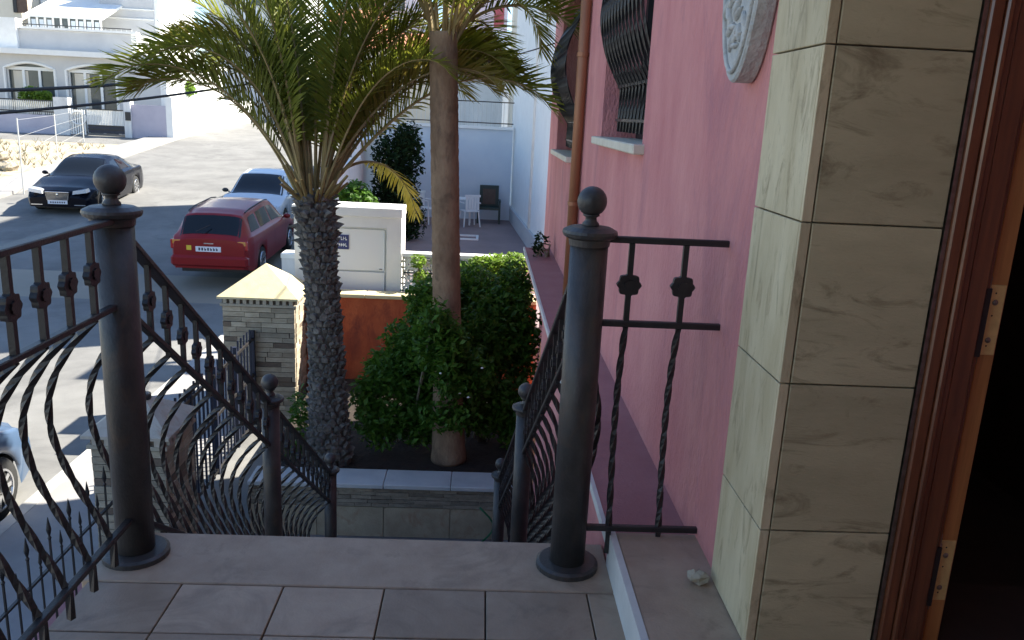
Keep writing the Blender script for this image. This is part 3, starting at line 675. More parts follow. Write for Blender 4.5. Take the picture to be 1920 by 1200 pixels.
for me, az, sc, ti, tw in [(0, 5, 1, 0, -20), (1, -12, 1, 0, -20), (1, 25, 1, 0, 0), (0, 60, .9, 0, 0), (0, 120, .9, 0, 0), (1, 90, 1, 0, 0), (1, 160, .9, 4, 20), (1, 200, .8, 8, 20), (0, 320, .8, 4, 0), (1, 345, .95, 6, -20), (1, 50, 1, 0, 0), (1, 130, 1, 0, 0),
        (2, 0, 1, 0, 0), (2, 40, 1, 0, 0), (2, 80, 1, 0, 0), (2, 120, 1, 0, 0), (2, 160, 1, 0, 0), (2, 200, 1, 0, 0), (2, 240, 1, 0, 0), (2, 280, 1, 0, 0), (2, 320, 1, 0, 0), (1, 230, .8, 14, 0), (1, 300, .8, 14, 0)]:
    frond(FD[me], az+rnd.uniform(-5, 5), sc, ti, tw, None, P2, c2, b2)
# ------------------------------------------------------------------ shrubs
def leaf_cloud(blobs, n, size, seed, aspect=.45, shell=.55):
    r = random.Random(seed); b = MB(); wts = [bl[3]*bl[4]*bl[5] for bl in blobs]
    for _ in range(n):
        bl = r.choices(blobs, wts)[0]
        while True:
            p = Vector((r.uniform(-1, 1), r.uniform(-1, 1), r.uniform(-1, 1))); q = p.length
            if 1e-3 < q < 1: break
        p = p/q*(shell+(1-shell)*r.random()**.7)*(1+.18*math.sin(p.x*9+bl[0]*7)*math.cos(p.z*8+p.y*5))
        c_ = Vector((bl[0]+p.x*bl[3], bl[1]+p.y*bl[4], bl[2]+p.z*bl[5])); s = size*r.uniform(.5, 1.65)
        d = Vector((r.gauss(0, 1), r.gauss(0, 1), r.gauss(0, .7))).normalized(); u = d.cross(Vector((r.gauss(0, .6), r.gauss(0, .6), 1))).normalized()
        b.add([c_-d*s*.5, c_+u*s*aspect*.5, c_+d*s*.5+Vector((0, 0, -.15*s)), c_-u*s*aspect*.5], [(0, 1, 2, 3)])
    return b
def shrub(name, label, cat, loc, blobs, n, size, m_, seed, stems=6, aspect=.5, shell=.4, group=None):
    T = thing(name, label, cat, loc, 0, group)
    f = leaf_cloud(blobs, n, size, seed, aspect, shell).build('foliage', m_, T); f['kind'] = 'stuff'
    r = random.Random(seed)
    for i in range(stems):
        bl = r.choice(blobs); p0 = Vector(loc)+Vector((r.uniform(-.12, .12), r.uniform(-.1, .1), -.02)); p1 = Vector((bl[0]+r.uniform(-.3, .3)*bl[3], bl[1], bl[2]))
        mid = p0.lerp(p1, .5)+Vector((r.uniform(-.08, .08), 0, .05)); MB().tube([p0, mid, p1], [.014, .011, .006], 5).build('stem', m_stem, T)
    return T
def px(x, y, Y): return UY(x, y, Y)
def blob(x, y, Y, rx, ry, rz): p = px(x, y, Y); return (p.x, p.y, p.z, rx, ry, rz)
s1 = shrub('hibiscus_bush', 'dark green bush between the two palm trunks', 'bush', (-.70, 8.2, -1.97),
      [blob(768, 635, 8.3, .30, .3, .22), blob(800, 590, 8.6, .22, .3, .24), blob(755, 700, 8.0, .36, .32, .30), blob(715, 690, 8.2, .20, .25, .20), blob(715, 790, 7.8, .28, .25, .28), blob(795, 680, 8.1, .34, .3, .45), blob(815, 600, 7.35, .16, .15, .22), blob(790, 780, 7.9, .32, .28, .30), blob(690, 740, 7.9, .18, .2, .24)], 12500, .062, m_leaf, 21, 12, .5, .25)
s2 = shrub('hibiscus_bush', 'large dark green bush right of the second palm trunk', 'bush', (.10, 8.3, -1.97),
      [blob(935, 600, 8.5, .42, .35, .42), blob(900, 650, 8.2, .40, .32, .42), blob(975, 650, 8.4, .22, .3, .46), blob(885, 550, 8.9, .36, .3, .34), blob(845, 650, 7.36, .17, .14, .30), blob(840, 720, 7.36, .20, .14, .16), blob(962, 545, 8.9, .24, .3, .34), blob(900, 750, 8.0, .42, .3, .36), blob(960, 770, 8.1, .26, .3, .40), blob(880, 700, 7.6, .24, .2, .30), blob(825, 650, 7.5, .30, .2, .34), blob(810, 560, 8.4, .3, .3, .24), blob(840, 780, 7.5, .3, .15, .16)], 24000, .062, m_leaf, 22, 12, .5, .25)
for i, (x, y) in enumerate([(904, 690), (862, 737), (878, 745), (826, 700)]):
    p = px(x, y, 7.3); MB().sphere(p, .014, 8, 5, (1, 1, .6)).build('flower', m_flower, s2)
shrub('hedge', 'sunlit light green hedge top growing over the lattice fence', 'hedge', (.15, 10.45, -.95),
      [blob(930, 500, 10.5, .38, .22, .17), blob(880, 515, 10.45, .25, .2, .15), blob(965, 490, 10.6, .18, .2, .12), blob(905, 540, 10.3, .4, .2, .15), blob(960, 545, 10.25, .25, .2, .18)], 6500, .055, m_leafl, 23, 6)
shrub('hedge', 'small bright plant tuft poking through the lattice left of the trunk', 'hedge', (-.78, 10.55, -.95),
      [blob(785, 490, 10.52, .11, .12, .10), blob(790, 520, 10.5, .12, .1, .10), blob(800, 545, 10.45, .14, .1, .1)], 600, .055, m_leafl, 24, 3)
shrub('small_plant', 'yellowish low plant between stair post and scaly trunk', 'plant', (-1.85, 7.7, -1.97), [blob(562, 770, 7.8, .12, .12, .25), blob(560, 850, 7.7, .12, .12, .2)], 500, .06, m_leaf, 25, 4)
shrub('tall_hedge', 'tall very dark clipped hedge on the neighbouring patio', 'hedge', (-1.75, 19.5, -1.5),
      [blob(745, 300, 19.5, .62, .5, .75), blob(740, 370, 19.3, .60, .5, .7), blob(765, 260, 19.6, .35, .4, .45), blob(760, 410, 19.2, .5, .4, .6)], 9000, .10, m_leafd, 26, 3, .5, .2)
shrub('shrub', 'green leafy shrub by the white wall left of the dark hedge', 'shrub', (-2.35, 15.0, -1.5), [blob(665, 370, 15, .32, .3, .32), blob(680, 385, 14.8, .25, .3, .3)], 1500, .10, m_leaf, 27, 4)
# ------------------------------------------------------------------ cars
def lerp_tab(tab, x):
    if x <= tab[0][0]: return tab[0][1]
    for (a, va), (b_, vb) in zip(tab, tab[1:]):
        if x <= b_:
            t = (x-a)/(b_-a); t = t*t*(3-2*t)*.5+t*.5; return va+(vb-va)*t
    return tab[-1][1]
def make_car(name, label, loc, rz, sp, paint, rear=False):
    # local: x = 0 front bumper .. L rear; y across; z up
    Ln, Wd = sp['L'], sp['W']/2; T = thing(name, label, 'car', loc, rz)
    wf, wr_, wrad = sp['wf'], sp['wr'], sp['rw']; ar_ = wrad+.05
    def half(x):
        e = lerp_tab([(0, .80), (.12, .90), (.45, .985), (Ln*.35, 1), (Ln*.75, 1), (Ln-.4, .975), (Ln-.1, .92), (Ln, .84)], x); return Wd*e
    def low(x):
        z = lerp_tab([(0, .24), (.3, .2), (Ln-.3, .22), (Ln, .30)], x)
        for c_ in (wf, wr_):
            if abs(x-c_) < ar_: z = max(z, wrad+math.sqrt(ar_**2-(x-c_)**2)-.02)
        return z
    def ring(x):
        w = half(x); zt = lerp_tab(sp['top'], x); zb = lerp_tab(sp['belt'], x); rw = lerp_tab(sp['rwid'], x)*w; zl = low(x)
        zb = min(zb, zt-.01); z5 = max(zb+.012, zt-.075)
        m1 = max(zl+.01, .42); m2 = max(m1+.02, zb-.18)
        return [(w*.965, zl), (w*.995, m1), (w, m2), (w*.985, zb-.03), (w*.955, zb), (w*.93, zb+.006), (rw, z5), (rw*.93, max(z5+.003, zt-.028)), (rw*.6, max(z5+.006, zt-.004)), (0, max(z5+.008, zt+.006))]
    NS = 110; xs_ = [Ln*i/NS for i in range(NS+1)]
    def full(x):
        h = ring(x); return [(x, -y, z) for y, z in h]+[(x, y, z) for y, z in h[-2::-1]]
    b = MB(); rows = [full(x) for x in xs_]; n = len(rows[0])
    for r_ in rows: b.v += r_
    for i in range(NS):
        for k in range(n-1): b.f.append((i*n+k, (i+1)*n+k, (i+1)*n+k+1, i*n+k+1))
    b.f.append(tuple(range(n))); b.f.append(tuple(range(NS*n, NS*n+n))[::-1])
    body = b.build('body', paint, T, True, local=True)
    me = body.data; me.polygons.foreach_set('use_smooth', [True]*(len(me.polygons)-2)+[False, False])
    def S_(x, v):
        r_ = full(x); f = v; i = min(int(f), n-2); t = f-i; return Vector(r_[i]).lerp(Vector(r_[i+1]), t)
    def patch(nm, x0, x1, v0, v1, m_, parent=body, off=.006, nu=14, nv=10, fx=None):
        g = []; pb = MB()
        for i in range(nu+1):
            for k in range(nv+1):
                x = x0+(x1-x0)*i/nu; v = v0+(v1-v0)*k/nv
                if fx: x, v = fx(i/nu, k/nv)
                p = S_(x, v); e = .01; dx = S_(min(Ln, x+e), v)-S_(max(0, x-e), v); dv = S_(x, min(n-1.001, v+.03))-S_(x, max(0, v-.03)); nn = dx.cross(dv)
                nn = nn.normalized() if nn.length > 1e-9 else Vector((0, 0, 1))
                cc = Vector((Ln/2, 0, .6)); 
                if nn.dot(p-cc) < 0: nn = -nn
                pb.v.append(p+nn*off)
        for i in range(nu):
            for k in range(nv): a = i*(nv+1)+k; pb.f.append((a, a+1, a+nv+2, a+nv+1))
        return pb.build(nm, m_, parent, True, local=True)
    c0 = sp['cowl']; r0_ = sp['roof0']; r1 = sp['roof1']; t1 = sp['tail']
    patch('windscreen', c0+.06, r0_-.02, 6.15, n-1-6.15, m_glass)
    patch('rear_window', r1+.03, t1-.06, 6.15, n-1-6.15, m_glass)
    for (a, c_) in sp['side']:
        for sg in (0, 1):
            f = (lambda u, w, a=a, c_=c_, sg=sg: (a[0]+(a[1]-a[0])*w+u*((c_[0]+(c_[1]-c_[0])*w)-(a[0]+(a[1]-a[0])*w)), (5.15+.72*w) if sg == 0 else n-1-(5.15+.72*w)))
            patch('side_window', 0, 0, 0, 0, m_glass, body, .005, 10, 4, f)
    # door seams
    for xx in sp['seams']:
        for sg in (0, 1):
            patch('door_seam', xx, xx+.012, 1.1 if sg == 0 else n-1-1.1, 4.6 if sg == 0 else n-1-4.6, m_trim, body, .002, 1, 8)
    und = B(.3, Ln-.3, -Wd*.8, Wd*.8, .16, .5).build('underbody', m_trim, T, local=True)
    for cx in (wf, wr_):
        for sg in (-1, 1):
            wl_ = MB(); prof = [(wrad*.62, -.1), (wrad*.95, -.1), (wrad, -.07), (wrad, .07), (wrad*.95, .1), (wrad*.62, .1)]
            for r_, h_ in prof:
                for i in range(24): a = 2*math.pi*i/24; wl_.v.append((r_*math.cos(a), h_, r_*math.sin(a)))
            for j in range(5):
                for i in range(24): k = (i+1) % 24; wl_.f.append((j*24+i, j*24+k, (j+1)*24+k, (j+1)*24+i))
            wl_.f += [tuple(range(24)), tuple(range(120, 144))]
            o_ = wl_.build('wheel', m_tyre, T, True, local=True); o_.location = (cx, sg*(Wd-.115), wrad)
            rmb = MB(); hy = sg*.085
            for q in range(10):
                a = 2*math.pi*q/10; ca, sa = math.cos(a), math.sin(a); w_ = .022
                pts = [(-sa*w_+ca*.03, ca*w_+sa*.03), (sa*w_+ca*.03, -ca*w_+sa*.03), (sa*w_+ca*wrad*.62, -ca*w_+sa*wrad*.62), (-sa*w_+ca*wrad*.62, ca*w_+sa*wrad*.62)]
                rmb.prism(pts, hy+sg*.012, hy+sg*.024, 'y')
            rmb.tube([(wrad*.62*math.cos(2*math.pi*i/24), hy+sg*.018, wrad*.62*math.sin(2*math.pi*i/24)) for i in range(25)], .016, 5)
            rmb.build('rim', m_rim, o_, local=True)
    for sg in (-1, 1):
        mo = MB().sphere((c0+.42, sg*(Wd+.06), lerp_tab(sp['belt'], c0+.42)+.06), .09, 10, 8, (.6, 1.0, .65)); mo.tube([(c0+.42, sg*(Wd-.06), lerp_tab(sp['belt'], c0+.42)+.02), (c0+.42, sg*(Wd+.03), lerp_tab(sp['belt'], c0+.42)+.04)], .02, 5)
        mo.build('door_mirror', sp.get('mirror', paint), T, True, local=True)
    return T, body, patch, n
# red estate (rear towards us)
spR = dict(L=4.45, W=1.72, wf=.86, wr=3.48, rw=.31, cowl=1.02, roof0=1.85, roof1=4.02, tail=4.40,
    top=[(0, .56), (.12, .70), (.5, .80), (1.05, .94), (1.88, 1.43), (2.6, 1.49), (3.6, 1.46), (4.0, 1.40), (4.38, .99), (4.45, .93)], belt=[(0, .50), (.5, .74), (1.05, .90), (3.0, .94), (4.2, .96), (4.45, .86)],
    rwid=[(0, .8), (.9, .86), (1.1, .84), (1.9, .70), (3.0, .72), (4.0, .72), (4.4, .80), (4.45, .82)],
    side=[((1.35, 1.98), (2.36, 2.36)), ((2.46, 2.46), (3.28, 3.28)), ((3.38, 3.38), (3.98, 3.80))], seams=(1.30, 2.40, 3.30))
zc = zr(19)
T, bd, patch, n = make_car('parked_car', 'red estate car parked with its rear towards the stair', (-5.62, 17.12+4.45, zr(17.5)+.005), -math.pi/2+R(1), spR, m_carred)
T.rotation_euler = (0, 0, -math.pi/2); SLP = math.atan(.045)
def put(T, x, yfront, facing_us, Ln):
    # facing_us: front towards -Y
    if facing_us: T.location = (x, yfront, zr(yfront)+.0); T.rotation_euler = (0, -SLP, math.pi/2)
    else: T.location = (x, yfront+Ln, zr(yfront+Ln)); T.rotation_euler = (0, SLP, -math.pi/2)
put(T, -5.66, 17.1, False, 4.45)
for sg in (-1, 1):
    b = MB(); y0_ = sg*.60; y1_ = sg*.80
    b.box(4.375, 4.425, min(y0_, y1_), max(y0_, y1_), .70, .90); b.build('tail_lamp', m_lampr, T, local=True, bevel=.015)
    b = MB(); b.box(4.38, 4.437, min(sg*.50, sg*.76), max(sg*.50, sg*.76), .80, .895); b.build('indicator_lamp', m_lampo if sg < 0 else m_lampo, T, local=True, bevel=.015)
pl = B(4.452, 4.462, -.27, .25, .665, .775).build('number_plate', m_plate, T, local=True)
ink = MB(); r3 = random.Random(5)
for i in range(7): ink.box(4.4625, 4.4632, -.21+.06*i, -.21+.06*i+.034, .69, .70+r3.choice((.03, .05))); ink.box(4.4625, 4.4632, -.21+.06*i, -.21+.06*i+.012, .69, .75)
ink.build('plate_characters', m_ink, pl, local=True)
B(4.452, 4.456, -.46, -.36, .69, .79).build('sticker', m_stick, T, local=True)
B(4.43, 4.47, -.76, .76, .40, .44).build('bumper_strip', m_trim, T, local=True, bevel=.01)
B(4.30, 4.50, -.80, .80, .34, .58).build('bumper', m_carred, T, local=True, bevel=.05)
B(4.449, 4.459, -.10, .10, .83, .85).build('boot_badge', m_chrome, T, local=True)
MB().tube([(4.30, 0, 1.20), (4.42, -.26, 1.08)], .009, 5).build('wiper', m_trim, T, local=True)
for sg in (-1, 1): MB().tube([(2.0, sg*.585, 1.43), (2.3, sg*.60, 1.465), (3.5, sg*.60, 1.45), (3.8, sg*.59, 1.41)], .014, 6).build('roof_bar', m_trim, T, local=True)
# black saloon
spJ = dict(L=4.9, W=1.88, wf=.92, wr=3.82, rw=.345, cowl=1.35, roof0=2.2, roof1=3.35, tail=4.2, mirror=m_carblk,
    top=[(0, .52), (.10, .68), (.4, .76), (1.4, .95), (2.25, 1.40), (2.75, 1.45), (3.3, 1.41), (4.25, 1.05), (4.75, .98), (4.9, .78)], belt=[(0, .48), (.4, .70), (1.4, .90), (3.3, .96), (4.5, .96), (4.9, .74)],
    rwid=[(0, .76), (1.2, .86), (1.45, .82), (2.25, .64), (3.3, .64), (4.25, .80), (4.9, .82)],
    side=[((1.75, 2.38), (2.72, 2.72)), ((2.80, 2.80), (3.72, 3.38))], seams=(1.62, 2.76, 3.70))
T, bd, patch, n = make_car('parked_car', 'black saloon car facing us across the street', (0, 0, 0), 0, spJ, m_carblk)
put(T, -11.92, 23.5, True, 4.9); T.rotation_euler.z += R(5)
for sg in (-1, 1):
    b = MB(); b.prism([(sg*.40, .60), (sg*.78, .66), (sg*.74, .755), (sg*.42, .70)][::sg], -.01, .30, 'x'); b.build('headlamp', m_lampw, T, local=True)
    b = B(-.012, .05, min(sg*.42, sg*.72), max(sg*.42, sg*.72), .29, .315); b.build('bumper_chrome', m_chrome, T, local=True)
gr = MB().prism([(-.27, .44), (.27, .44), (.31, .66), (-.31, .66)], -.03, .05, 'x').build('grille', m_trim, T, local=True)
fr = MB().tube([(-.032, -.27, .44), (-.032, .27, .44), (-.032, .31, .66), (-.032, -.31, .66), (-.032, -.27, .44)], .016, 6).build('grille_surround', m_chrome, gr, local=True)
MB().sphere((-.045, 0, .60), .035, 8, 6, (.4, 1, 1)).build('badge', m_chrome, gr, local=True)
for i in range(5): B(-.036, -.03, -.28, .28, .47+.035*i, .478+.035*i).build('grille_bar', m_chrome, gr, local=True)
pl = B(-.05, -.035, -.26, .26, .33, .43).build('number_plate', m_plate, T, local=True)
ink = MB()
for i in range(7): ink.box(-.0512, -.0505, -.2+.06*i, -.2+.06*i+.034, .355, .40)
ink.build('plate_characters', m_ink, pl, local=True)
# silver car facing us
spW = dict(L=4.2, W=1.75, wf=.82, wr=3.35, rw=.315, cowl=.95, roof0=1.85, roof1=3.3, tail=4.05, mirror=m_trim,
    top=[(0, .60), (.10, .74), (.4, .84), (1.0, 1.0), (1.9, 1.46), (2.5, 1.51), (3.3, 1.45), (4.0, 1.05), (4.2, .9)], belt=[(0, .54), (.4, .78), (1.0, .94), (3.3, 1.0), (4.2, .84)],
    rwid=[(0, .78), (.9, .86), (1.05, .84), (1.9, .70), (3.3, .68), (4.2, .8)],
    side=[((1.3, 1.98), (2.40, 2.40)), ((2.48, 2.48), (3.3, 3.2))], seams=(1.25, 2.44, 3.3))
T, bd, patch, n = make_car('parked_car', 'silver hatchback facing us, parked nose to nose beyond the red car', (0, 0, 0), 0, spW, m_carwht)
put(T, -6.30, 22.1, True, 4.2)
for sg in (-1, 1):
    b = MB(); b.prism([(sg*.42, .60), (sg*.76, .62), (sg*.74, .78), (sg*.50, .74)][::sg], -.008, .3, 'x'); b.build('headlamp', m_lampw, T, local=True)
B(-.02, .05, -.45, .45, .30, .42).build('lower_grille', m_trim, T, local=True); B(-.02, .04, -.4, .4, .55, .60).build('grille', m_trim, T, local=True)
B(-.034, -.021, -.26, .26, .44, .54).build('number_plate', m_plate, T, local=True)
# white car at the left edge, its shade put into the blue paint
T, bd, patch, n = make_car('parked_car', 'car in shade-blue paint cut off by the left edge, one wheel beside the kerb', (0, 0, 0), 0, dict(spW, L=4.2), m_carw2)
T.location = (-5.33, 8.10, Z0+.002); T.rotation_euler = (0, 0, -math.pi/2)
# ------------------------------------------------------------------ far side: white house, walls, lot fence
HY = 42.0
HA = thing('white_villa', 'white two storey villa with arched doors and terrace across the street', 'house', (-20, HY, -.6))
def rect(x0, x1, y0, y1, Y, dy, m_, name, parent, bevel=0):     # photo rectangle -> box standing on plane Y
    a, b_, c_ = px(x0, y1, Y), px(x1, y1, Y), px((x0+x1)/2, y0, Y); return B(a.x, b_.x, Y, Y+dy, min(a.z, b_.z) if y1 < 250 else -1.2, c_.z).build(name, m_, parent, bevel=bevel)
gz = -.7
def zat(y, x=150, Y=HY): return px(x, y, Y).z
xa = px(-60, 150, HY).x; xb = px(300, 150, HY).x
arches = [(px(12, 150, HY).x, px(102, 150, HY).x), (px(127, 150, HY).x, px(217, 150, HY).x)]
zA = zat(134); zT = zat(124); zC = zat(107); zc2 = zat(97)
wl = MB(); cuts = [xa]+[v for a in arches for v in a]+[xb]
for i in range(0, len(cuts), 2): wl.box(cuts[i], cuts[i+1], HY, HY+.3, -1.2, zC)
for a, b_ in arches:
    n_ = 16; pts = [(a+(b_-a)*i/n_, zA+(zT-zA)*math.sin(math.pi*i/n_)) for i in range(n_+1)]+[(b_, zC), (a, zC)]
    wl.prism(pts, HY, HY+.3, 'y')
wl.build('front_wall', m_grey, HA)
for a, b_ in arches:
    w = B(a, b_, HY+.22, HY+.26, -.4, zT+.2).build('window', m_glass2, HA)
    fr = MB()
    for k in range(4): xx = a+(b_-a)*k/3; fr.box(xx-.06, xx+.06, HY+.14, HY+.20, -.4, zA+.02)
    fr.box(a, b_, HY+.135, HY+.205, zA-.06, zA+.10); fr.build('frame', m_white, w)
    n_ = 20; ap = [(a-.05+(b_-a+.1)*i/n_, HY-.01, zA+.03+(zT-zA+.02)*math.sin(math.pi*i/n_)) for i in range(n_+1)]
    MB().tube([(a-.05, HY-.01, -.4)]+ap+[(b_+.05, HY-.01, -.4)], .07, 6).build('surround', m_white, w)
    cu = B(a+.25, a+(b_-a)*.42, HY+.205, HY+.219, -.3, zA-.1).build('curtain', m_cream, w)
B(xb-.001, xb+.30, HY, HY+9, -1.2, zC).build('side_wall', m_white, HA)
B(xa, xb+.5, HY-.35, HY+9.2, zC, zc2).build('cornice', m_white, HA)
xp0, xp1 = px(10, 70, HY+1).x, px(252, 70, HY+1).x
B(xp0, xp1, HY+.6, HY+.85, zc2+.001, zat(58)).build('parapet', m_grey, HA); B(xp1+.001, xp1+.25, HY+.6, HY+7, zc2+.001, zat(58)+.02).build('parapet', m_white, HA)
B(xp0-.1, xp1+.3, HY+.5, HY+.95, zat(58)+.021, zat(55)+.05).build('parapet_coping', m_white, HA)
for i in range(26):
    xx = xp0+(xp1-xp0)*i/25; B(xx-.015, xx+.015, HY+.7, HY+.73, zat(55)+.05, zat(48)).build('rail_bar', m_wire, HA)
sq_rail((xp0, HY+.715, zat(48)), (xp1, HY+.715, zat(48)), .04, .04, HA)
xt = px(2, 60, HY).x
B(xt-.5, xt+.5, HY+.4, HY+1.0, zc2, zat(38)).build('terrace_pier', m_white, HA)
HB = thing('rear_house', 'pale grey upper house block with glazed terrace behind the villa', 'house', (-18, 52, -.6))
Y2 = 50.0
zz2 = lambda y: px(150, y, Y2).z
B(px(60, 20, Y2).x, px(195, 20, Y2).x, Y2+1, Y2+5, -1, zz2(-60)).build('wall', m_pale, HB)
B(px(188, 20, Y2).x, px(288, 20, Y2).x, Y2, Y2+6, -1, zz2(-60)).build('wall', m_grey, HB)
B(px(288, 20, Y2).x+.001, px(288, 20, Y2).x+.25, Y2+.05, Y2+6, -1, zz2(-60)).build('side_wall', m_white, HB)
for y in (12, 30): B(px(188, y, Y2).x-.02, px(288, y, Y2).x+.02, Y2-.06, Y2-.001, zz2(y)-.03, zz2(y)+.03).build('band', m_white, HB)
B(px(-40, 20, Y2).x, px(58, 20, Y2).x, Y2-1, Y2+4, -1, zz2(-60)).build('wall', m_cream, HB)
o = B(px(27, 10, Y2-1).x, px(52, 10, Y2-1).x, Y2-1.06, Y2-1.001, zz2(33), zz2(-10)).build('door', m_cush, HB); B(px(26, 10, Y2-1).x, px(33, 10, Y2-1).x, Y2-1.10, Y2-1.061, zz2(33), zz2(-10)).build('door_panel', m_trim, o)
# glazed veranda
x0_, x1_ = px(63, 40, Y2-2).x, px(195, 40, Y2-2).x; zb, zt_ = px(120, 52, Y2-2).z, px(120, 36, Y2-2).z
vr = B(x0_, x1_, Y2-2.4, Y2-2.36, zb-1.5, zt_).build('veranda_glazing', m_glass2, HB)
for i in range(10):
    xx = x0_+(x1_-x0_)*i/9; B(xx-.05, xx+.05, Y2-2.46, Y2-2.41, zb-1.5, zt_).build('glazing_bar', m_white, vr)
    if i not in (3, 4, 9): B(xx+.1, xx+(x1_-x0_)/9-.1, Y2-2.408, Y2-2.402, zb-.2, zt_-.1).build('blind', m_pale, vr)
MB().add([(x0_-.2, Y2-2.6, zt_), (x1_+.2, Y2-2.6, zt_), (x1_+.2, Y2+.9, zt_+1.3), (x0_-.2, Y2+.9, zt_+1.3), (x0_-.2, Y2-2.6, zt_+.12), (x1_+.2, Y2-2.6, zt_+.12), (x1_+.2, Y2+.9, zt_+1.42), (x0_-.2, Y2+.9, zt_+1.42)],
         [(0, 3, 2, 1), (4, 5, 6, 7), (0, 1, 5, 4), (1, 2, 6, 5), (2, 3, 7, 6), (3, 0, 4, 7)]).build('veranda_roof', m_white, HB)
# boundary wall and gate in front of the villa
WY = 40.4
VW = thing('villa_wall', 'lilac grey boundary wall with railing in front of the villa', 'wall', (-20, WY, -.6))
wz = lambda y, x=150: px(x, y, WY).z
for a, b_, y in ((-40, 104, 213), (236, 312, 197)):
    B(px(a, 220, WY).x, px(b_, 220, WY).x, WY, WY+.2, -1.2, wz(y, (a+b_)/2)).build('wall_panel', m_lil, VW)
for a, b_, y in ((104, 131, 182), (234, 247, 185)):
    B(px(a, 220, WY).x+.002, px(b_, 220, WY).x-.002, WY-.1, WY+.3, -1.2, wz(y, a)).build('gate_pier', m_white2, VW)
B(px(237, 220, WY).x, px(247, 220, WY).x, WY-.14, WY-.101, wz(226, 240), wz(210, 240)).build('letter_box', m_trim, VW)
a_, b_ = px(-40, 220, WY).x, px(104, 220, WY).x
for y in (187, 208): sq_rail((a_, WY+.1, wz(y, 50)), (b_, WY+.1, wz(y, 50)), .05, .05, VW)
for i in range(40): xx = a_+(b_-a_)*i/39; B(xx-.02, xx+.02, WY+.08, WY+.12, wz(213, 50), wz(187, 50)).build('rail_bar', m_wire, VW)
VG = thing('villa_gate', 'white barred gate with navy lower panel in the villa wall', 'gate', (px(185, 250, WY).x, WY, -.6))
ga, gb = px(133, 230, WY).x, px(235, 230, WY).x; gm = px(165, 230, WY).x
for i in range(24): xx = gm+(gb-gm-.1)*i/23; B(xx-.025, xx+.025, WY-.02, WY+.02, wz(236, 200), wz(206, 200)).build('bar', m_white, VG)
B(gm, gb-.05, WY-.02, WY+.02, wz(250, 200), wz(237, 200)).build('lower_panel', m_navy, VG)
for y in (206, 236, 243): sq_rail((gm, WY-.04, wz(y, 200)), (gb-.05, WY-.04, wz(y, 200)), .03, .05, VG)
for i in range(7): xx = ga+(gm-.15-ga)*i/6; B(xx-.03, xx+.03, WY-.02, WY+.02, wz(252, 150), wz(206, 150)).build('bar', m_white, VG)
MB().tube([((ga+gm)/2+.35*math.cos(2*math.pi*i/20), WY-.05, wz(221, 150)+.3*math.sin(2*math.pi*i/20)) for i in range(21)], .03, 5).build('scroll', m_white, VG)
# sunlit wall running away to the right
SW = thing('sunlit_wall', 'bright white sunlit wall beside the road climbing away', 'wall', (-14, 44, -.5))
pA, pB = Vector((px(312, 220, WY).x+.31, WY-.06)), Vector((-13.6, 58))
MB().prism([(pA.x, pA.y), (pA.x+.0, pA.y), (pB.x, pB.y), (pB.x-.3, pB.y), (pA.x-.3, pA.y)][1:], -1.2, wz(182, 320)).build('wall_panel', m_white, SW)
shrub('round_bush', 'clipped bright green bush above the sunlit wall', 'bush', (px(322, 180, 45).x, 45, .2), [blob(305, 166, 45, .75, .7, .5), blob(338, 166, 45, .8, .7, .48)], 2600, .16, m_leafl, 31, 3, .6, .6)
shrub('garden_bush', 'light green bush behind the villa railing', 'bush', (px(65, 190, 41).x, 41.2, -.4), [blob(55, 178, 41.2, .5, .35, .4), blob(80, 182, 41.2, .5, .35, .35)], 1500, .14, m_leafl, 32, 3, .6, .5)
# vacant lot: wire fence posts and scrub
LFN = thing('wire_fence', 'thin galvanised wire fence round the dry lot at left', 'fence', (-16, 28, -1.3))
posts = []
for x, y0, y1, Y in ((43, 342, 222, 26.2), (108, 292, 214, 33), (157, 262, 205, 38)):
    a, b_ = px(x, y0, Y), px(x, y1, Y); MB().tube([(a.x, Y, zr(Y)), (a.x, Y, b_.z)], .025, 6).build('post', m_wire, LFN); posts.append((a.x, Y, b_.z))
for p, q in zip(posts, posts[1:]):
    for k in range(5): MB().tube([(p[0], p[1], zr(p[1])+.2+(p[2]-zr(p[1])-.25)*k/4), (q[0], q[1], zr(q[1])+.2+(q[2]-zr(q[1])-.25)*k/4)], .004, 4).build('wire', m_wire, LFN)
r4 = random.Random(44); sc = MB()
for i in range(420):
    X = r4.uniform(-24, -16.2); Y = r4.uniform(24, 37); h = r4.uniform(.08, .35)
    for q in range(4):
        a = r4.uniform(0, 6.28); sc.add([(X, Y, zr(Y)+.04), (X+.03, Y, zr(Y)+.04), (X+h*.7*math.cos(a), Y+h*.7*math.sin(a), zr(Y)+.05+h)], [(0, 1, 2)])
tag(sc.build('dry_scrub', mat('dry_grass', (.38, .34, .24), (.26, .25, .14), 3, .9)), 'dry straw coloured scrub on the vacant lot', 'scrub', None, 'stuff')
for i in range(14):
    X = r4.uniform(-21, -16.5); Y = r4.uniform(24.5, 33); s = r4.uniform(.12, .35); b = MB().sphere((0, 0, 0), s, 8, 6, (1.3, 1, .6)); b.v = [(x+r4.uniform(-.25, .25)*s, y+r4.uniform(-.25, .25)*s, z+r4.uniform(-.2, .2)*s) for x, y, z in b.v]
    o = b.build('rubble_stone', m_rock); o.location = (X, Y, zr(Y)+.05+s*.3); tag(o, 'pale rubble stone lying on the dry vacant lot behind the black car', 'stone', 'rubble on the vacant lot')
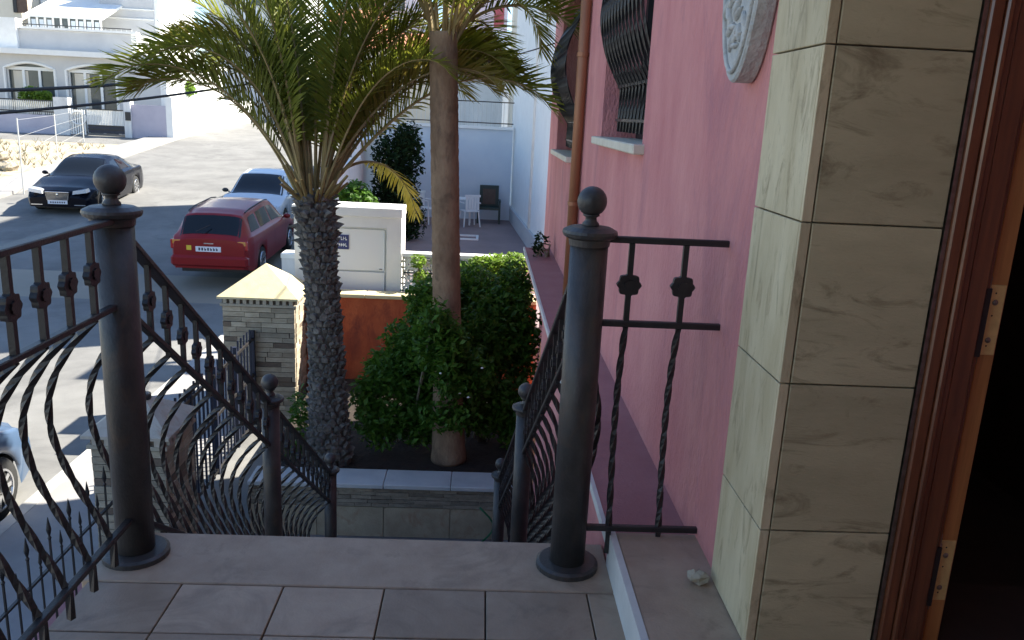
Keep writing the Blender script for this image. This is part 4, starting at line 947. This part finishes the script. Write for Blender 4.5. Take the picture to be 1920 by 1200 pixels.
# cables
def cable(label, pts, r):
    tag(MB().tube(pts, r, 6).build('overhead_cable', m_cable, None, True), label, 'cable')
def span(a, b_, sag, n=16): return [Vector(a).lerp(Vector(b_), i/n)-Vector((0, 0, sag*4*(i/n)*(1-i/n))) for i in range(n+1)]
cable('thick black overhead cable, upper one at the left edge', span(px(-250, 170, 13), px(330, 147, 22), .10), .034)
cable('black overhead cable, lower one sagging below the upper cable', span(px(-250, 230, 13), px(560, 140, 24), .14), .028)
cable('thin cable from the pink house corner to the left', span((.80, 9.60, 2.28), px(700, 110, 24), .3), .008)
# ------------------------------------------------------------------ buildings far up the street
def far_block(name, label, Y, x0, x1, y0, m_, depth=8, wins=(), roofm=None, ybase=260):
    a, b_ = px(x0, 120, Y).x, px(x1, 120, Y).x; zt = px((x0+x1)/2, y0, Y).z
    T = thing(name, label, 'building', ((a+b_)/2, Y, zr(Y))); B(a, b_, Y, Y+depth, zr(Y)-.5, zt).build('wall', m_, T)
    for (u0, u1, v0, v1, mm) in wins:
        p, q = px(u0, v1, Y), px(u1, v0, Y); w = B(p.x, q.x, Y-.03, Y-.001, p.z, q.z).build('window', mm, T)
        if mm is m_glass2:
            fr = MB(); t = .06
            fr.box(p.x-t, p.x, Y-.06, Y-.002, p.z-t, q.z+t); fr.box(q.x, q.x+t, Y-.06, Y-.002, p.z-t, q.z+t); fr.box(p.x, q.x, Y-.06, Y-.002, q.z, q.z+t); fr.box(p.x, q.x, Y-.06, Y-.002, p.z-t, p.z); fr.build('frame', m_white, w)
    if roofm:
        MB().add([(a-.3, Y-.5, zt), (b_+.3, Y-.5, zt), (b_+.3, Y+depth+.3, zt), (a-.3, Y+depth+.3, zt), (a-.3, Y+depth/2, zt+1.2), (b_+.3, Y+depth/2, zt+1.2)], [(0, 1, 5, 4), (2, 3, 4, 5), (0, 4, 3), (1, 2, 5), (0, 3, 2, 1)]).build('roof', roofm, T)
    return T
far_block('distant_building', 'pale blue building with maroon panel glimpsed between the fronds', 60, 655, 790, -60, m_pale, 8, [(687, 714, -20, 20, m_maroon), (660, 675, -10, 14, m_glass2), (740, 760, -10, 20, m_glass2)])
far_block('distant_building', 'cream building with orange tile roof behind the scaly palm crown', 54, 628, 706, 46, m_cream, 6, [(642, 652, 55, 75, m_glass2), (670, 682, 55, 80, m_glass2)], m_roof)
far_block('distant_building', 'tall white building behind the crown at top left of palm', 66, 395, 560, -80, m_white, 10, [(420, 440, -30, 10, m_glass2), (470, 490, -30, 10, m_glass2), (520, 540, -30, 10, m_glass2), (470, 490, 40, 80, m_glass2)])
far_block('distant_building', 'lilac white house with small windows right of the smooth trunk', 48, 862, 958, 58, m_pale, 6, [(884, 898, 70, 84, m_glass2), (915, 926, 84, 106, m_glass2), (936, 948, 88, 110, m_glass2)])
far_block('distant_building', 'grey building with terracotta corner at top right of the far street', 58, 840, 948, -30, m_lil, 8, [(926, 946, 12, 50, m_maroon)])
far_block('distant_building', 'terracotta coloured low house behind the palm crown', 50, 690, 860, 95, m_cream, 6, [(720, 735, 110, 135, m_glass2), (770, 785, 110, 135, m_glass2)], m_roof)
hx0, hx1 = px(855, 120, 36).x, px(945, 120, 36).x
shrub('clipped_hedge', 'dark clipped hedge on brown wall beyond the terrace railing', 'hedge', ((hx0+hx1)/2, 36, 1.5), [blob(862+10*i, 122, 36, .35, .35, .38) for i in range(9)], 4000, .14, m_leafd, 41, 2, .5, .3)
BWL = thing('hedge_wall', 'wall with brown brick band carrying the clipped hedge', 'wall', ((hx0+hx1)/2, 36, -1))
B(hx0, hx1, 35.9, 36.3, -1, px(900, 150, 36).z).build('wall_panel', m_white2, BWL); B(hx0, hx1, 35.88, 36.3, px(900, 150, 36).z+.001, px(900, 134, 36).z).build('brick_band', m_brickd, BWL)
shrub('far_tree', 'green tree right of the smooth trunk top', 'tree', (px(878, 90, 40).x, 40, 0), [blob(875, 80, 40, .5, .5, .5), blob(890, 98, 40, .4, .4, .35)], 1600, .15, m_leaf, 42, 2)
lp = UZ(1010, 478, .087)
shrub('dry_weed', 'small dark dry weed growing on the far end of the wall ledge', 'plant', (lp.x, lp.y, .085), [(lp.x, lp.y, .22, .10, .14, .12), (lp.x-.03, lp.y-.25, .17, .08, .12, .08)], 130, .05, m_leafd, 51, 5, .4, .1)
